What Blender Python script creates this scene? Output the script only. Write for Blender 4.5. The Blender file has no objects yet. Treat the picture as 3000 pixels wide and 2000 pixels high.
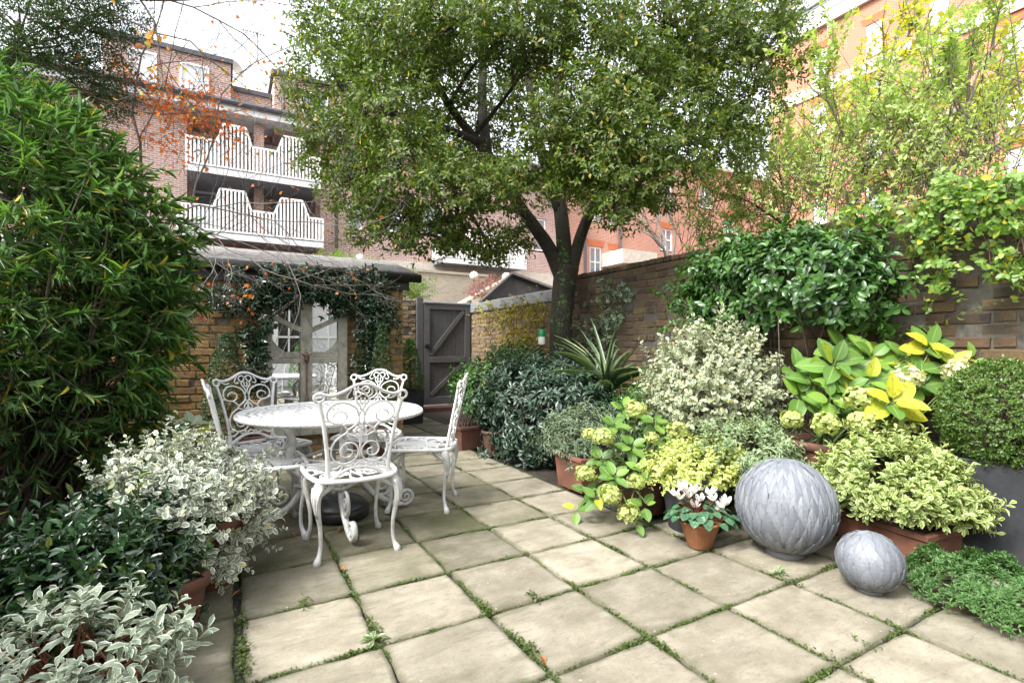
import bpy, math, random
import numpy as np
from math import sin, cos, pi, radians

# ------------------------------------------------------------------ camera, sky, sun, exposure
sc = bpy.context.scene
H, F, HZ, A = 1.127, 1475.0, 1019.0, radians(29.54)     # eye height, focal length and horizon row (3000 px wide photo), heading
cA, sA = cos(A), sin(A)
cam = bpy.data.cameras.new('camera')
cam.sensor_width = 36; cam.lens = 36 * F / 3000; cam.shift_y = 19 / 3000
cam.clip_start = 0.05; cam.clip_end = 400
camo = bpy.data.objects.new('camera', cam)
sc.collection.objects.link(camo)
camo.location = (0, 0, H); camo.rotation_euler = (pi / 2, 0, -A)
sc.camera = camo

SUN_EL, SUN_AZ = radians(50), radians(258)      # azimuth clockwise from +Y
wd = bpy.data.worlds.new('World'); sc.world = wd; wd.use_nodes = True
wn = wd.node_tree.nodes; wl = wd.node_tree.links
bg = wn['Background']
sky = wn.new('ShaderNodeTexSky'); sky.sky_type = 'NISHITA'; sky.sun_disc = False
sky.sun_elevation = SUN_EL; sky.sun_rotation = SUN_AZ
sky.air_density = 1.6; sky.dust_density = 4.0; sky.ozone_density = 1.0
hs = wn.new('ShaderNodeHueSaturation'); hs.inputs['Saturation'].default_value = 0.22
wl.new(sky.outputs[0], hs.inputs['Color']); wl.new(hs.outputs[0], bg.inputs['Color'])
bg.inputs['Strength'].default_value = 0.15
sun = bpy.data.lights.new('sun', 'SUN'); sun.energy = 1.5; sun.angle = radians(14); sun.color = (1, .975, .94)
suno = bpy.data.objects.new('sun', sun); sc.collection.objects.link(suno)
suno.location = (-10, -5, 30)
_sd = np.array([sin(SUN_AZ) * cos(SUN_EL), cos(SUN_AZ) * cos(SUN_EL), sin(SUN_EL)])
from mathutils import Vector, Matrix, Euler
suno.rotation_euler = Vector(_sd).to_track_quat('Z', 'Y').to_euler()
sc.view_settings.view_transform = 'Standard'; sc.view_settings.look = 'None'
sc.view_settings.gamma = 1.0; sc.view_settings.use_curve_mapping = False
sc.view_settings.exposure = 1.85
sc.render.engine = 'CYCLES'
cy = sc.cycles
cy.max_bounces = 8; cy.diffuse_bounces = 4; cy.glossy_bounces = 3; cy.transmission_bounces = 4; cy.transparent_max_bounces = 4
cy.use_denoising = True
cy.caustics_reflective = False; cy.caustics_refractive = False
cy.sample_clamp_indirect = 8

rs = np.random.RandomState(7)
random.seed(11)

# ------------------------------------------------------------------ placing helpers (photo pixel -> metres)
def W(px, py, d):
    r = (px - 1500) / F * d
    return np.array([r * cA + d * sA, -r * sA + d * cA, H + d * (HZ - py) / F])
def gp(px, py, z=0.0): return W(px, py, F * (H - z) / (py - HZ))
def atX(px, py, X): return W(px, py, X / ((px - 1500) / F * cA + sA))
def atY(px, py, Y): return W(px, py, Y / (-(px - 1500) / F * sA + cA))

# ------------------------------------------------------------------ objects
COL = sc.collection
def prop(o, label=None, cat=None, group=None, kind=None):
    if label: o['label'] = label
    if cat: o['category'] = cat
    if group: o['group'] = group
    if kind: o['kind'] = kind
    return o
def empty(name, loc=(0, 0, 0), rz=0.0, label=None, cat=None, group=None, kind=None):
    o = bpy.data.objects.new(name, None); COL.objects.link(o)
    o.location = loc; o.rotation_euler = (0, 0, rz); o.empty_display_size = .1
    return prop(o, label, cat, group, kind)
def link(name, me, parent=None, loc=None, rot=None, scale=None, mat=None):
    o = bpy.data.objects.new(name, me); COL.objects.link(o)
    if parent is not None: o.parent = parent
    if loc is not None: o.location = loc
    if rot is not None: o.rotation_euler = rot
    if scale is not None: o.scale = scale
    if mat is not None and not me.materials: me.materials.append(mat)
    return o
def copy_tree(o, parent=None):
    c = o.copy(); COL.objects.link(c); c.parent = parent
    for ch in list(o.children): copy_tree(ch, c)
    return c

class MB:
    """collects vertices and faces; build() makes one mesh object"""
    def __init__(s): s.v = []; s.f = []; s.n = 0
    def add(s, verts, faces):
        b = s.n
        s.v.extend([tuple(map(float, p)) for p in verts]); s.n += len(verts)
        s.f.extend([tuple(i + b for i in f) for f in faces])
    def box(s, x0, x1, y0, y1, z0, z1, c=0.0):
        if x0 > x1: x0, x1 = x1, x0
        if y0 > y1: y0, y1 = y1, y0
        if z0 > z1: z0, z1 = z1, z0
        if c <= 0:
            P = [(x0, y0, z0), (x1, y0, z0), (x1, y1, z0), (x0, y1, z0), (x0, y0, z1), (x1, y0, z1), (x1, y1, z1), (x0, y1, z1)]
            s.add(P, [(0, 3, 2, 1), (4, 5, 6, 7), (0, 1, 5, 4), (1, 2, 6, 5), (2, 3, 7, 6), (3, 0, 4, 7)]); return
        c = min(c, (x1 - x0) * .4, (y1 - y0) * .4, (z1 - z0) * .4)
        P = []
        for z, k in ((z0, c), (z0 + c, 0), (z1 - c, 0), (z1, c)):
            P += [(x0 + k, y0 + k, z), (x1 - k, y0 + k, z), (x1 - k, y1 - k, z), (x0 + k, y1 - k, z)]
        fs = [(0, 3, 2, 1), (12, 13, 14, 15)]
        for r in range(3):
            for i in range(4):
                j = (i + 1) % 4
                fs.append((r * 4 + i, r * 4 + j, r * 4 + 4 + j, r * 4 + 4 + i))
        s.add(P, fs)
    def bar(s, a, b, w, t, up=(0, 0, 1)):
        """rectangular bar from a to b, w across, t along the second axis"""
        a = np.array(a, float); b = np.array(b, float); d = b - a; d /= np.linalg.norm(d)
        u = np.array(up, float); x = np.cross(d, u); x /= np.linalg.norm(x); y = np.cross(x, d)
        P = [p + x * i * w / 2 + y * j * t / 2 for p in (a, b) for i, j in ((-1, -1), (1, -1), (1, 1), (-1, 1))]
        s.add(P, [(3, 2, 1, 0), (4, 5, 6, 7), (0, 1, 5, 4), (1, 2, 6, 5), (2, 3, 7, 6), (3, 0, 4, 7)])
    def tube(s, pts, rad, n=6, cap=True):
        pts = np.asarray(pts, float); m = len(pts)
        rad = np.broadcast_to(np.asarray(rad, float), (m,))
        T = np.gradient(pts, axis=0); T /= np.linalg.norm(T, axis=1)[:, None] + 1e-9
        up = np.array([0, 0, 1.]) if abs(T[0][2]) < .9 else np.array([1., 0, 0])
        x = np.cross(T[0], up); x /= np.linalg.norm(x)
        an = np.linspace(0, 2 * pi, n, endpoint=False); P = []
        for i in range(m):
            x = x - T[i] * np.dot(x, T[i]); x /= np.linalg.norm(x) + 1e-9
            y = np.cross(T[i], x)
            P.append(pts[i] + rad[i] * (np.cos(an)[:, None] * x + np.sin(an)[:, None] * y))
        P = np.concatenate(P)
        fs = [(r * n + i, r * n + (i + 1) % n, (r + 1) * n + (i + 1) % n, (r + 1) * n + i) for r in range(m - 1) for i in range(n)]
        if cap: fs += [tuple(range(n - 1, -1, -1)), tuple(range((m - 1) * n, m * n))]
        s.add(P, fs)
    def lathe(s, prof, n=32, c=(0, 0, 0), wob=None):
        """prof: list of (r, z)"""
        P = []; m = len(prof)
        for r, z in prof:
            for i in range(n):
                a = 2 * pi * i / n; q = r * (wob(a, z) if wob else 1)
                P.append((c[0] + q * cos(a), c[1] + q * sin(a), c[2] + z))
        fs = [(r * n + i, r * n + (i + 1) % n, (r + 1) * n + (i + 1) % n, (r + 1) * n + i) for r in range(m - 1) for i in range(n)]
        s.add(P, fs)
    def mesh(s, name, mat=None, smooth=False):
        me = bpy.data.meshes.new(name); me.from_pydata(s.v, [], s.f)
        if mat: me.materials.append(mat)
        if smooth: me.polygons.foreach_set('use_smooth', [True] * len(me.polygons))
        me.update(); return me
    def build(s, name, mat=None, parent=None, smooth=False, loc=None, rot=None):
        return link(name, s.mesh(name, mat, smooth), parent, loc, rot)

def crom(P, k=6, closed=False):
    """Catmull-Rom through the points"""
    P = np.asarray(P, float); n = len(P)
    if closed: Q = np.concatenate([P[-1:], P, P[:2]]); m = n
    else: Q = np.concatenate([2 * P[:1] - P[1:2], P, 2 * P[-1:] - P[-2:-1]]); m = n - 1
    out = []
    for i in range(m):
        a, b, c, d = Q[i:i + 4]
        for t in np.arange(k) / k:
            out.append(.5 * (2 * b + (c - a) * t + (2 * a - 5 * b + 4 * c - d) * t * t + (3 * b - a - 3 * c + d) * t ** 3))
    if not closed: out.append(P[-1])
    return np.array(out)

def ribbon(mb, pts, w, t, fmap, closed=False, rnd=.3):
    """flat-sided moulded strip along a plane curve; fmap(u, v, off) -> 3D"""
    pts = np.asarray(pts, float); m = len(pts)
    w = np.broadcast_to(np.asarray(w, float), (m,))
    if closed: T = np.roll(pts, -1, 0) - np.roll(pts, 1, 0)
    else: T = np.gradient(pts, axis=0)
    T /= np.linalg.norm(T, axis=1)[:, None] + 1e-9
    N = np.stack([-T[:, 1], T[:, 0]], 1)
    sec = [(-.5, -.25), (-.25, -.5), (.25, -.5), (.5, -.25), (.5, .25), (.25, .5), (-.25, .5), (-.5, .25)]
    P = []
    for i in range(m):
        for a, b in sec:
            q = pts[i] + N[i] * a * w[i]
            P.append(fmap(q[0], q[1], b * t))
    n = len(sec); fs = []
    for r in range(m if closed else m - 1):
        r2 = (r + 1) % m
        for i in range(n):
            j = (i + 1) % n
            fs.append((r * n + i, r * n + j, r2 * n + j, r2 * n + i))
    if not closed: fs += [tuple(range(n - 1, -1, -1)), tuple(range((m - 1) * n, m * n))]
    mb.add(P, fs)

# ------------------------------------------------------------------ materials
def nodes(name):
    m = bpy.data.materials.new(name); m.use_nodes = True
    nt = m.node_tree; b = nt.nodes['Principled BSDF']
    return m, nt.nodes, nt.links, b
def ramp(N, stops, interp='LINEAR'):
    r = N.new('ShaderNodeValToRGB'); e = r.color_ramp.elements; r.color_ramp.interpolation = interp
    while len(e) > 1: e.remove(e[0])
    e[0].position = stops[0][0]; e[0].color = (*stops[0][1], 1)
    for p, c in stops[1:]:
        k = e.new(p); k.color = (*c, 1)
    return r
def mixc(N, L, fac, a, b, mode='MIX'):
    m = N.new('ShaderNodeMix'); m.data_type = 'RGBA'; m.blend_type = mode
    for k, v in ((0, fac), (6, a), (7, b)):
        if isinstance(v, (int, float)): m.inputs[k].default_value = v
        elif isinstance(v, tuple): m.inputs[k].default_value = (*v, 1)
        else: L.new(v, m.inputs[k])
    return m.outputs[2]
def math_(N, L, op, a, b=None, clamp=False):
    m = N.new('ShaderNodeMath'); m.operation = op; m.use_clamp = clamp
    for k, v in ((0, a), (1, b)):
        if v is None: continue
        if isinstance(v, (int, float)): m.inputs[k].default_value = v
        else: L.new(v, m.inputs[k])
    return m.outputs[0]
def noise(N, L, scale, detail=4, vec=None, rough=.55, dist=0):
    n = N.new('ShaderNodeTexNoise'); n.inputs['Scale'].default_value = scale; n.inputs['Detail'].default_value = detail
    n.inputs['Roughness'].default_value = rough; n.inputs['Distortion'].default_value = dist
    if vec is not None: L.new(vec, n.inputs['Vector'])
    return n.outputs['Fac']
def bump(N, L, b, h, strength=.3, dist=.01):
    k = N.new('ShaderNodeBump'); k.inputs['Strength'].default_value = strength; k.inputs['Distance'].default_value = dist
    L.new(h, k.inputs['Height']); L.new(k.outputs[0], b.inputs['Normal'])
def wpos(N): return N.new('ShaderNodeNewGeometry').outputs['Position']
def shifted(N, L, k=7.0):
    """world position pushed apart by a random per object, so pieces do not share one pattern"""
    o = N.new('ShaderNodeObjectInfo'); v = N.new('ShaderNodeVectorMath'); v.operation = 'ADD'
    c = N.new('ShaderNodeCombineXYZ'); s = math_(N, L, 'MULTIPLY', o.outputs['Random'], k)
    for i in range(3): L.new(s, c.inputs[i])
    L.new(wpos(N), v.inputs[0]); L.new(c.outputs[0], v.inputs[1])
    return v.outputs[0], o

def simple(name, col, rough=.6, var=.25, scale=14, metal=0, bmp=.15, bdist=.004, spec=.5, dirt=None, dscale=5, chips=None):
    """paint, clay, wood, metal: base colour with uneven tone, dirt patches, fine relief"""
    m, N, L, b = nodes(name)
    p, o = shifted(N, L)
    n1 = noise(N, L, scale, 5, p); n2 = noise(N, L, dscale, 4, p, .65)
    hi = tuple(min(1, c * (1 + var)) for c in col); lo = tuple(c * (1 - var) for c in col)
    r = ramp(N, [(.3, lo), (.7, hi)]); L.new(n1, r.inputs[0]); c = r.outputs[0]
    if chips:
        n3 = noise(N, L, 55, 5, p, .7); f3 = ramp(N, [(.64, (0, 0, 0)), (.69, (1, 1, 1))]); L.new(n3, f3.inputs[0]); c = mixc(N, L, math_(N, L, 'MULTIPLY', f3.outputs[0], .8), c, chips)
    if dirt:
        f = ramp(N, [(.48, (0, 0, 0)), (.72, (1, 1, 1))]); L.new(n2, f.inputs[0])
        c = mixc(N, L, math_(N, L, 'MULTIPLY', f.outputs[0], .8), c, dirt)
    L.new(c, b.inputs['Base Color'])
    rr = N.new('ShaderNodeMapRange'); rr.inputs[3].default_value = max(.05, rough - .12); rr.inputs[4].default_value = min(1, rough + .12)
    L.new(n2, rr.inputs[0]); L.new(rr.outputs[0], b.inputs['Roughness'])
    b.inputs['Metallic'].default_value = metal; b.inputs['Specular IOR Level'].default_value = spec
    if bmp: bump(N, L, b, noise(N, L, scale * 4, 5, p), bmp, bdist)
    return m

def leafmat(name, stops, rough=.42, transl=.3, rim=None, rimw=.3, rib=None, spot=None, spec=.45, tcol=None, veins=False):
    """leaf: tone by a per-leaf random, paler midrib, optional pale margin"""
    m, N, L, b = nodes(name)
    at = N.new('ShaderNodeAttribute'); at.attribute_name = 'leaf'
    sp = N.new('ShaderNodeSeparateXYZ'); L.new(at.outputs['Vector'], sp.inputs[0])
    oi = N.new('ShaderNodeObjectInfo')
    rn = math_(N, L, 'FRACT', math_(N, L, 'ADD', sp.outputs[2], oi.outputs['Random']))
    r = ramp(N, stops); L.new(rn, r.inputs[0]); c = r.outputs[0]
    av = math_(N, L, 'ABSOLUTE', sp.outputs[1])
    nz = noise(N, L, 60, 3, wpos(N))
    c = mixc(N, L, math_(N, L, 'MULTIPLY', nz, .35), c, mixc(N, L, 1.0, c, (1.5, 1.45, 1.2), 'MULTIPLY'))
    if spot:
        f = ramp(N, [(.56, (0, 0, 0)), (.66, (1, 1, 1))]); L.new(noise(N, L, 45, 4, wpos(N), .7), f.inputs[0])
        c = mixc(N, L, f.outputs[0], c, spot)
    if veins:
        tv = math_(N, L, 'FRACT', math_(N, L, 'MULTIPLY', math_(N, L, 'SUBTRACT', sp.outputs[0], math_(N, L, 'MULTIPLY', av, .3)), 9.0))
        fv = ramp(N, [(.40, (0, 0, 0)), (.5, (1, 1, 1)), (.60, (0, 0, 0))]); L.new(tv, fv.inputs[0]); c = mixc(N, L, math_(N, L, 'MULTIPLY', fv.outputs[0], .38), c, rib); bump(N, L, b, tv, .25, .004)
    if rib:
        f = ramp(N, [(.03, (1, 1, 1)), (.10, (0, 0, 0))]); L.new(av, f.inputs[0])
        c = mixc(N, L, math_(N, L, 'MULTIPLY', f.outputs[0], .75), c, rib)
    if rim:
        e = math_(N, L, 'ADD', av, math_(N, L, 'MULTIPLY', math_(N, L, 'SUBTRACT', nz, .5), .7))
        f = ramp(N, [(1 - rimw - .05, (0, 0, 0)), (1 - rimw + .05, (1, 1, 1))]); L.new(e, f.inputs[0])
        c = mixc(N, L, f.outputs[0], c, rim)
    L.new(c, b.inputs['Base Color']); b.inputs['Roughness'].default_value = rough
    b.inputs['Specular IOR Level'].default_value = spec
    if transl > 0:
        t = N.new('ShaderNodeBsdfTranslucent'); L.new(mixc(N, L, 1.0, c, tcol or (1.3, 1.45, .55), 'MULTIPLY'), t.inputs['Color'])
        x = N.new('ShaderNodeMixShader'); x.inputs[0].default_value = transl
        L.new(b.outputs[0], x.inputs[1]); L.new(t.outputs[0], x.inputs[2])
        L.new(x.outputs[0], N['Material Output'].inputs['Surface'])
    return m

def brickmat(name, stops, grime=(.05, .05, .035), gfac=.6, moss=None):
    """for single bricks: tone by piece, pitted face, grime patches"""
    m, N, L, b = nodes(name)
    p, o = shifted(N, L, 13)
    ge = N.new('ShaderNodeNewGeometry')
    rn = math_(N, L, 'FRACT', math_(N, L, 'ADD', o.outputs['Random'], ge.outputs['Random Per Island']))
    r = ramp(N, stops); L.new(rn, r.inputs[0])
    n1 = noise(N, L, 22, 6, p, .7); n2 = noise(N, L, 3.0, 5, ge.outputs['Position'], .65)
    c = mixc(N, L, n1, mixc(N, L, 1.0, r.outputs[0], (.55, .52, .5), 'MULTIPLY'), mixc(N, L, 1.0, r.outputs[0], (1.4, 1.35, 1.3), 'MULTIPLY'))
    f = ramp(N, [(.42, (0, 0, 0)), (.68, (1, 1, 1))]); L.new(n2, f.inputs[0])
    c = mixc(N, L, math_(N, L, 'MULTIPLY', f.outputs[0], gfac), c, grime)
    if moss:
        f2 = ramp(N, [(.5, (0, 0, 0)), (.68, (1, 1, 1))]); L.new(noise(N, L, 1.7, 6, ge.outputs['Position'], .7), f2.inputs[0])
        c = mixc(N, L, math_(N, L, 'MULTIPLY', f2.outputs[0], .6), c, moss)
    L.new(c, b.inputs['Base Color']); b.inputs['Roughness'].default_value = .92; b.inputs['Specular IOR Level'].default_value = .2
    bump(N, L, b, noise(N, L, 55, 6, p, .75), .8, .012)
    return m

def facade(name, c1, c2, mortar, axis='X', bw=.225, bh=.075):
    """far brickwork, too small to tell apart: coursed brick texture in metres"""
    m, N, L, b = nodes(name)
    g = wpos(N); s = N.new('ShaderNodeSeparateXYZ'); L.new(g, s.inputs[0])
    c = N.new('ShaderNodeCombineXYZ'); L.new(s.outputs[axis], c.inputs[0]); L.new(s.outputs['Z'], c.inputs[1])
    t = N.new('ShaderNodeTexBrick'); L.new(c.outputs[0], t.inputs['Vector'])
    t.inputs['Scale'].default_value = 1; t.inputs['Brick Width'].default_value = bw; t.inputs['Row Height'].default_value = bh
    t.inputs['Mortar Size'].default_value = .011; t.inputs['Mortar Smooth'].default_value = .2; t.inputs['Bias'].default_value = -.1
    t.inputs['Color1'].default_value = (*c1, 1); t.inputs['Color2'].default_value = (*c2, 1); t.inputs['Mortar'].default_value = (*mortar, 1)
    k = noise(N, L, .6, 5, g, .6)
    col = mixc(N, L, k, mixc(N, L, 1.0, t.outputs['Color'], (.8, .78, .78), 'MULTIPLY'), mixc(N, L, 1.0, t.outputs['Color'], (1.2, 1.2, 1.22), 'MULTIPLY'))
    L.new(col, b.inputs['Base Color']); b.inputs['Roughness'].default_value = .9
    bump(N, L, b, t.outputs['Fac'], -.5, .01)
    return m

def glassmat(name, col=(.05, .06, .07), rough=.05):
    m, N, L, b = nodes(name)
    b.inputs['Base Color'].default_value = (*col, 1); b.inputs['Roughness'].default_value = rough
    b.inputs['Specular IOR Level'].default_value = 1.0; b.inputs['IOR'].default_value = 1.6
    bump(N, L, b, noise(N, L, 1.5, 2, wpos(N)), .05, .02)
    return m

def slabmat():
    m, N, L, b = nodes('riven_sandstone')
    p, o = shifted(N, L, 9)
    mp = N.new('ShaderNodeMapping'); L.new(p, mp.inputs[0]); mp.inputs['Scale'].default_value = (1, 2.6, 1)
    n1 = noise(N, L, 5, 6, p, .62); n2 = noise(N, L, 3.2, 6, mp.outputs[0], .7, .8); n3 = noise(N, L, 95, 6, p, .8)
    r = ramp(N, [(.3, (.205, .18, .134)), (.5, (.29, .26, .20)), (.7, (.37, .338, .272))]); L.new(n1, r.inputs[0])
    f = ramp(N, [(.46, (0, 0, 0)), (.62, (1, 1, 1))]); L.new(n2, f.inputs[0])
    c = mixc(N, L, math_(N, L, 'MULTIPLY', f.outputs[0], .45), r.outputs[0], (.165, .148, .108))
    s = ramp(N, [(.56, (0, 0, 0)), (.66, (1, 1, 1))]); L.new(n3, s.inputs[0])
    c = mixc(N, L, math_(N, L, 'MULTIPLY', s.outputs[0], .6), c, (.10, .092, .075))
    n4 = noise(N, L, 17, 6, mp.outputs[0], .7); s4 = ramp(N, [(.54, (0, 0, 0)), (.66, (1, 1, 1))]); L.new(n4, s4.inputs[0])
    c = mixc(N, L, math_(N, L, 'MULTIPLY', s4.outputs[0], .45), c, (.14, .125, .095))
    # green algae, amount kept per slab in the object colour (red channel), clean rim amount in green
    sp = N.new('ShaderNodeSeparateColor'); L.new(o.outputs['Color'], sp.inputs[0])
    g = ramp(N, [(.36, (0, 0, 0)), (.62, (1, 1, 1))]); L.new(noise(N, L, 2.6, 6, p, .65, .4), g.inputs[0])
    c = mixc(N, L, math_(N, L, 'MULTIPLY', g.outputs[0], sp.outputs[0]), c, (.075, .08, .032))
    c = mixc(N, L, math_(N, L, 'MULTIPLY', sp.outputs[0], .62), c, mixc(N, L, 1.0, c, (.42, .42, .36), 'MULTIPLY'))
    t = N.new('ShaderNodeMapRange'); L.new(o.outputs['Random'], t.inputs[0]); t.inputs[3].default_value = .74; t.inputs[4].default_value = 1.12
    hv = N.new('ShaderNodeHueSaturation'); L.new(c, hv.inputs['Color']); L.new(t.outputs[0], hv.inputs['Value'])
    at = N.new('ShaderNodeAttribute'); at.attribute_name = 'edge'        # dirty stone along the joint
    e = math_(N, L, 'ADD', at.outputs['Fac'], math_(N, L, 'MULTIPLY', math_(N, L, 'SUBTRACT', n2, .5), 1.3))
    ef = ramp(N, [(.5, (0, 0, 0)), (1.0, (1, 1, 1))]); L.new(e, ef.inputs[0])
    c = mixc(N, L, math_(N, L, 'MULTIPLY', ef.outputs[0], .55), hv.outputs[0], (.07, .07, .035))
    L.new(c, b.inputs['Base Color']); b.inputs['Roughness'].default_value = .8; b.inputs['Specular IOR Level'].default_value = .3
    vo = N.new('ShaderNodeTexVoronoi'); vo.inputs['Scale'].default_value = 26; L.new(p, vo.inputs['Vector'])      # pale lichen spots
    lf = ramp(N, [(.10, (1, 1, 1)), (.16, (0, 0, 0))]); L.new(vo.outputs['Distance'], lf.inputs[0])
    lg = ramp(N, [(.56, (0, 0, 0)), (.64, (1, 1, 1))]); L.new(noise(N, L, 4.5, 3, p), lg.inputs[0])
    c = mixc(N, L, math_(N, L, 'MULTIPLY', math_(N, L, 'MULTIPLY', lf.outputs[0], lg.outputs[0]), .45), c, (.46, .45, .40)); L.new(c, b.inputs['Base Color'])
    h = math_(N, L, 'ADD', math_(N, L, 'MULTIPLY', n2, 1.2), math_(N, L, 'MULTIPLY', n3, .3))
    bump(N, L, b, h, .55, .012)
    return m

M = {}
M['slab'] = slabmat()
M['soil'] = simple('dark_soil', (.035, .028, .02), .95, .5, 30, bmp=.8, bdist=.02)
M['joint'] = simple('joint_grit', (.03, .027, .02), .95, .6, 60, bmp=.8, bdist=.01, dirt=(.03, .045, .012), dscale=8)
M['ground'] = simple('yard_asphalt', (.09, .085, .08), .9, .3, 3, bmp=.4)
M['brick_wall'] = brickmat('old_stock_brick', [(0, (.16, .108, .055)), (.25, (.09, .066, .044)), (.45, (.19, .135, .072)), (.6, (.06, .05, .042)), (.8, (.14, .085, .055)), (1, (.12, .085, .052))], (.034, .032, .025), .8, moss=(.07, .075, .028))
M['brick_low'] = brickmat('pale_stock_brick', [(0, (.28, .20, .11)), (.4, (.2, .145, .09)), (.7, (.32, .24, .145)), (1, (.15, .10, .075))], (.12, .10, .07), .5)
M['brick_shed'] = brickmat('ochre_stock_brick', [(0, (.36, .235, .095)), (.3, (.27, .165, .07)), (.6, (.42, .285, .125)), (.85, (.22, .14, .07)), (1, (.33, .21, .09))], (.12, .085, .04), .5)
M['mortar'] = simple('lime_mortar', (.15, .125, .09), .95, .35, 25, bmp=.6, bdist=.006, dirt=(.06, .055, .04))
M['mortar_d'] = simple('sooty_mortar', (.075, .068, .056), .95, .4, 25, bmp=.6, bdist=.006, dirt=(.04, .04, .03))
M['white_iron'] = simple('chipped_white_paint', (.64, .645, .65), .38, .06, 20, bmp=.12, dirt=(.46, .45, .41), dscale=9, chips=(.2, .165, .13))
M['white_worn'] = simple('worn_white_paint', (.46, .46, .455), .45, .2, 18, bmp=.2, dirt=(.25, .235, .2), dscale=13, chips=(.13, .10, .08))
M['black_plastic'] = simple('black_plastic', (.012, .013, .016), .38, .2, 40, bmp=.15, dirt=(.03, .03, .03))
M['gate'] = simple('grey_gate_paint', (.072, .071, .076), .55, .12, 12, bmp=.12, dirt=(.055, .053, .055))
M['gate2'] = simple('grey_gate_paint_edge', (.085, .085, .091), .5, .12, 12, bmp=.1)
M['lead'] = simple('lead_sheet', (.24, .255, .28), .5, .2, 6, metal=.25, bmp=.2, dirt=(.2, .21, .22))
def zincmat():
    m, N, L, b = nodes('weathered_zinc'); p, o = shifted(N, L, 11)
    ge = N.new('ShaderNodeNewGeometry'); at = N.new('ShaderNodeAttribute'); at.attribute_name = 'edge'
    rn = math_(N, L, 'FRACT', math_(N, L, 'ADD', o.outputs['Random'], ge.outputs['Random Per Island']))
    r = ramp(N, [(0, (.125, .137, .158)), (.5, (.16, .172, .193)), (1, (.20, .212, .233))]); L.new(rn, r.inputs[0])
    n1 = noise(N, L, 28, 5, p, .65)
    c = mixc(N, L, n1, mixc(N, L, 1.0, r.outputs[0], (.8, .8, .82), 'MULTIPLY'), mixc(N, L, 1.0, r.outputs[0], (1.2, 1.2, 1.2), 'MULTIPLY'))
    f = ramp(N, [(.8, (0, 0, 0)), (.99, (1, 1, 1))]); L.new(at.outputs['Fac'], f.inputs[0])
    c = mixc(N, L, math_(N, L, 'MULTIPLY', f.outputs[0], .5), c, (.06, .065, .075))
    L.new(c, b.inputs['Base Color']); b.inputs['Metallic'].default_value = .05; b.inputs['Roughness'].default_value = .62
    bump(N, L, b, noise(N, L, 40, 4, p), .12, .003); return m
M['zinc'] = zincmat()
M['terracotta'] = simple('terracotta', (.15, .06, .036), .8, .3, 8, bmp=.4, dirt=(.075, .042, .03))
M['terracotta_d'] = simple('dark_terracotta', (.105, .042, .028), .8, .3, 9, bmp=.3, dirt=(.07, .045, .03))
M['terracotta_b'] = simple('bright_terracotta', (.26, .105, .042), .7, .25, 14, bmp=.3, dirt=(.15, .068, .036))
M['slate_pot'] = simple('slate_grey_clay', (.024, .026, .032), .7, .3, 12, bmp=.3, dirt=(.05, .052, .055))
M['bark'] = simple('tree_bark', (.034, .028, .02), .9, .45, 18, bmp=.9, bdist=.02, dirt=(.03, .034, .016), dscale=4)
M['twig'] = simple('twig_bark', (.085, .06, .045), .85, .35, 30, bmp=.3)
M['twig_grey'] = simple('grey_twig', (.15, .13, .115), .85, .3, 30, bmp=.3)
M['stem_green'] = simple('green_stem', (.10, .14, .045), .6, .3, 30, bmp=.1)
M['stem_red'] = simple('red_stem', (.2, .07, .035), .6, .3, 30, bmp=.1)
M['oldwood'] = simple('weathered_painted_wood', (.32, .305, .255), .75, .2, 16, bmp=.4, bdist=.004, dirt=(.13, .115, .09), dscale=9)
M['rust'] = simple('rusty_iron', (.14, .075, .045), .8, .5, 30, bmp=.5, dirt=(.2, .17, .13))
m_, N_, L_, b_ = nodes('mirror_glass'); b_.inputs['Base Color'].default_value = (.86, .88, .88, 1); b_.inputs['Metallic'].default_value = 1
b_.inputs['Roughness'].default_value = .015; bump(N_, L_, b_, noise(N_, L_, 1.2, 2, wpos(N_)), .02, .03); M['mirror'] = m_
M['black_wood'] = simple('black_fascia', (.016, .015, .015), .6, .3, 15, bmp=.2)
M['slate'] = simple('roof_slate', (.21, .20, .19), .75, .25, 9, bmp=.4, dirt=(.12, .115, .10))
M['fac_l'] = facade('multi_red_brickwork', (.42, .25, .20), (.27, .165, .145), (.55, .50, .46), 'X')
M['fac_r'] = facade('orange_red_brickwork', (.40, .125, .055), (.31, .09, .042), (.50, .37, .27), 'Y')
M['fac_r2'] = facade('orange_red_brickwork_end', (.42, .165, .10), (.32, .125, .085), (.52, .42, .35), 'X')
M['fac_y'] = facade('yard_stock_brickwork', (.34, .29, .2), (.24, .215, .17), (.36, .33, .27), 'X')
M['white'] = simple('white_gloss_paint', (.78, .79, .79), .4, .05, 8, bmp=.03, dirt=(.66, .66, .65))
M['stone'] = simple('pale_stone', (.52, .48, .42), .85, .15, 4, bmp=.2, dirt=(.4, .37, .32))
M['cream'] = simple('cream_render', (.80, .75, .62), .85, .06, 3, bmp=.12)
M['pipe'] = simple('pipe_paint', (.07, .07, .085), .45, .15, 8, bmp=.05)
M['glass'] = glassmat('window_glass', (.16, .19, .22), .06)
M['glass_d'] = glassmat('dark_glass', (.02, .025, .025), .04)
M['blind'] = simple('pale_blind', (.58, .60, .62), .8, .08, 3, bmp=.05)
M['globe'] = simple('opal_globe', (.72, .70, .60), .3, .05, 5, bmp=0)
M['fill_dark'] = simple('loggia_plaster', (.2, .1, .075), .9, .2, 6, bmp=.2)
M['stonepeb'] = simple('river_stone', (.42, .34, .26), .7, .3, 12, bmp=.2)
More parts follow.
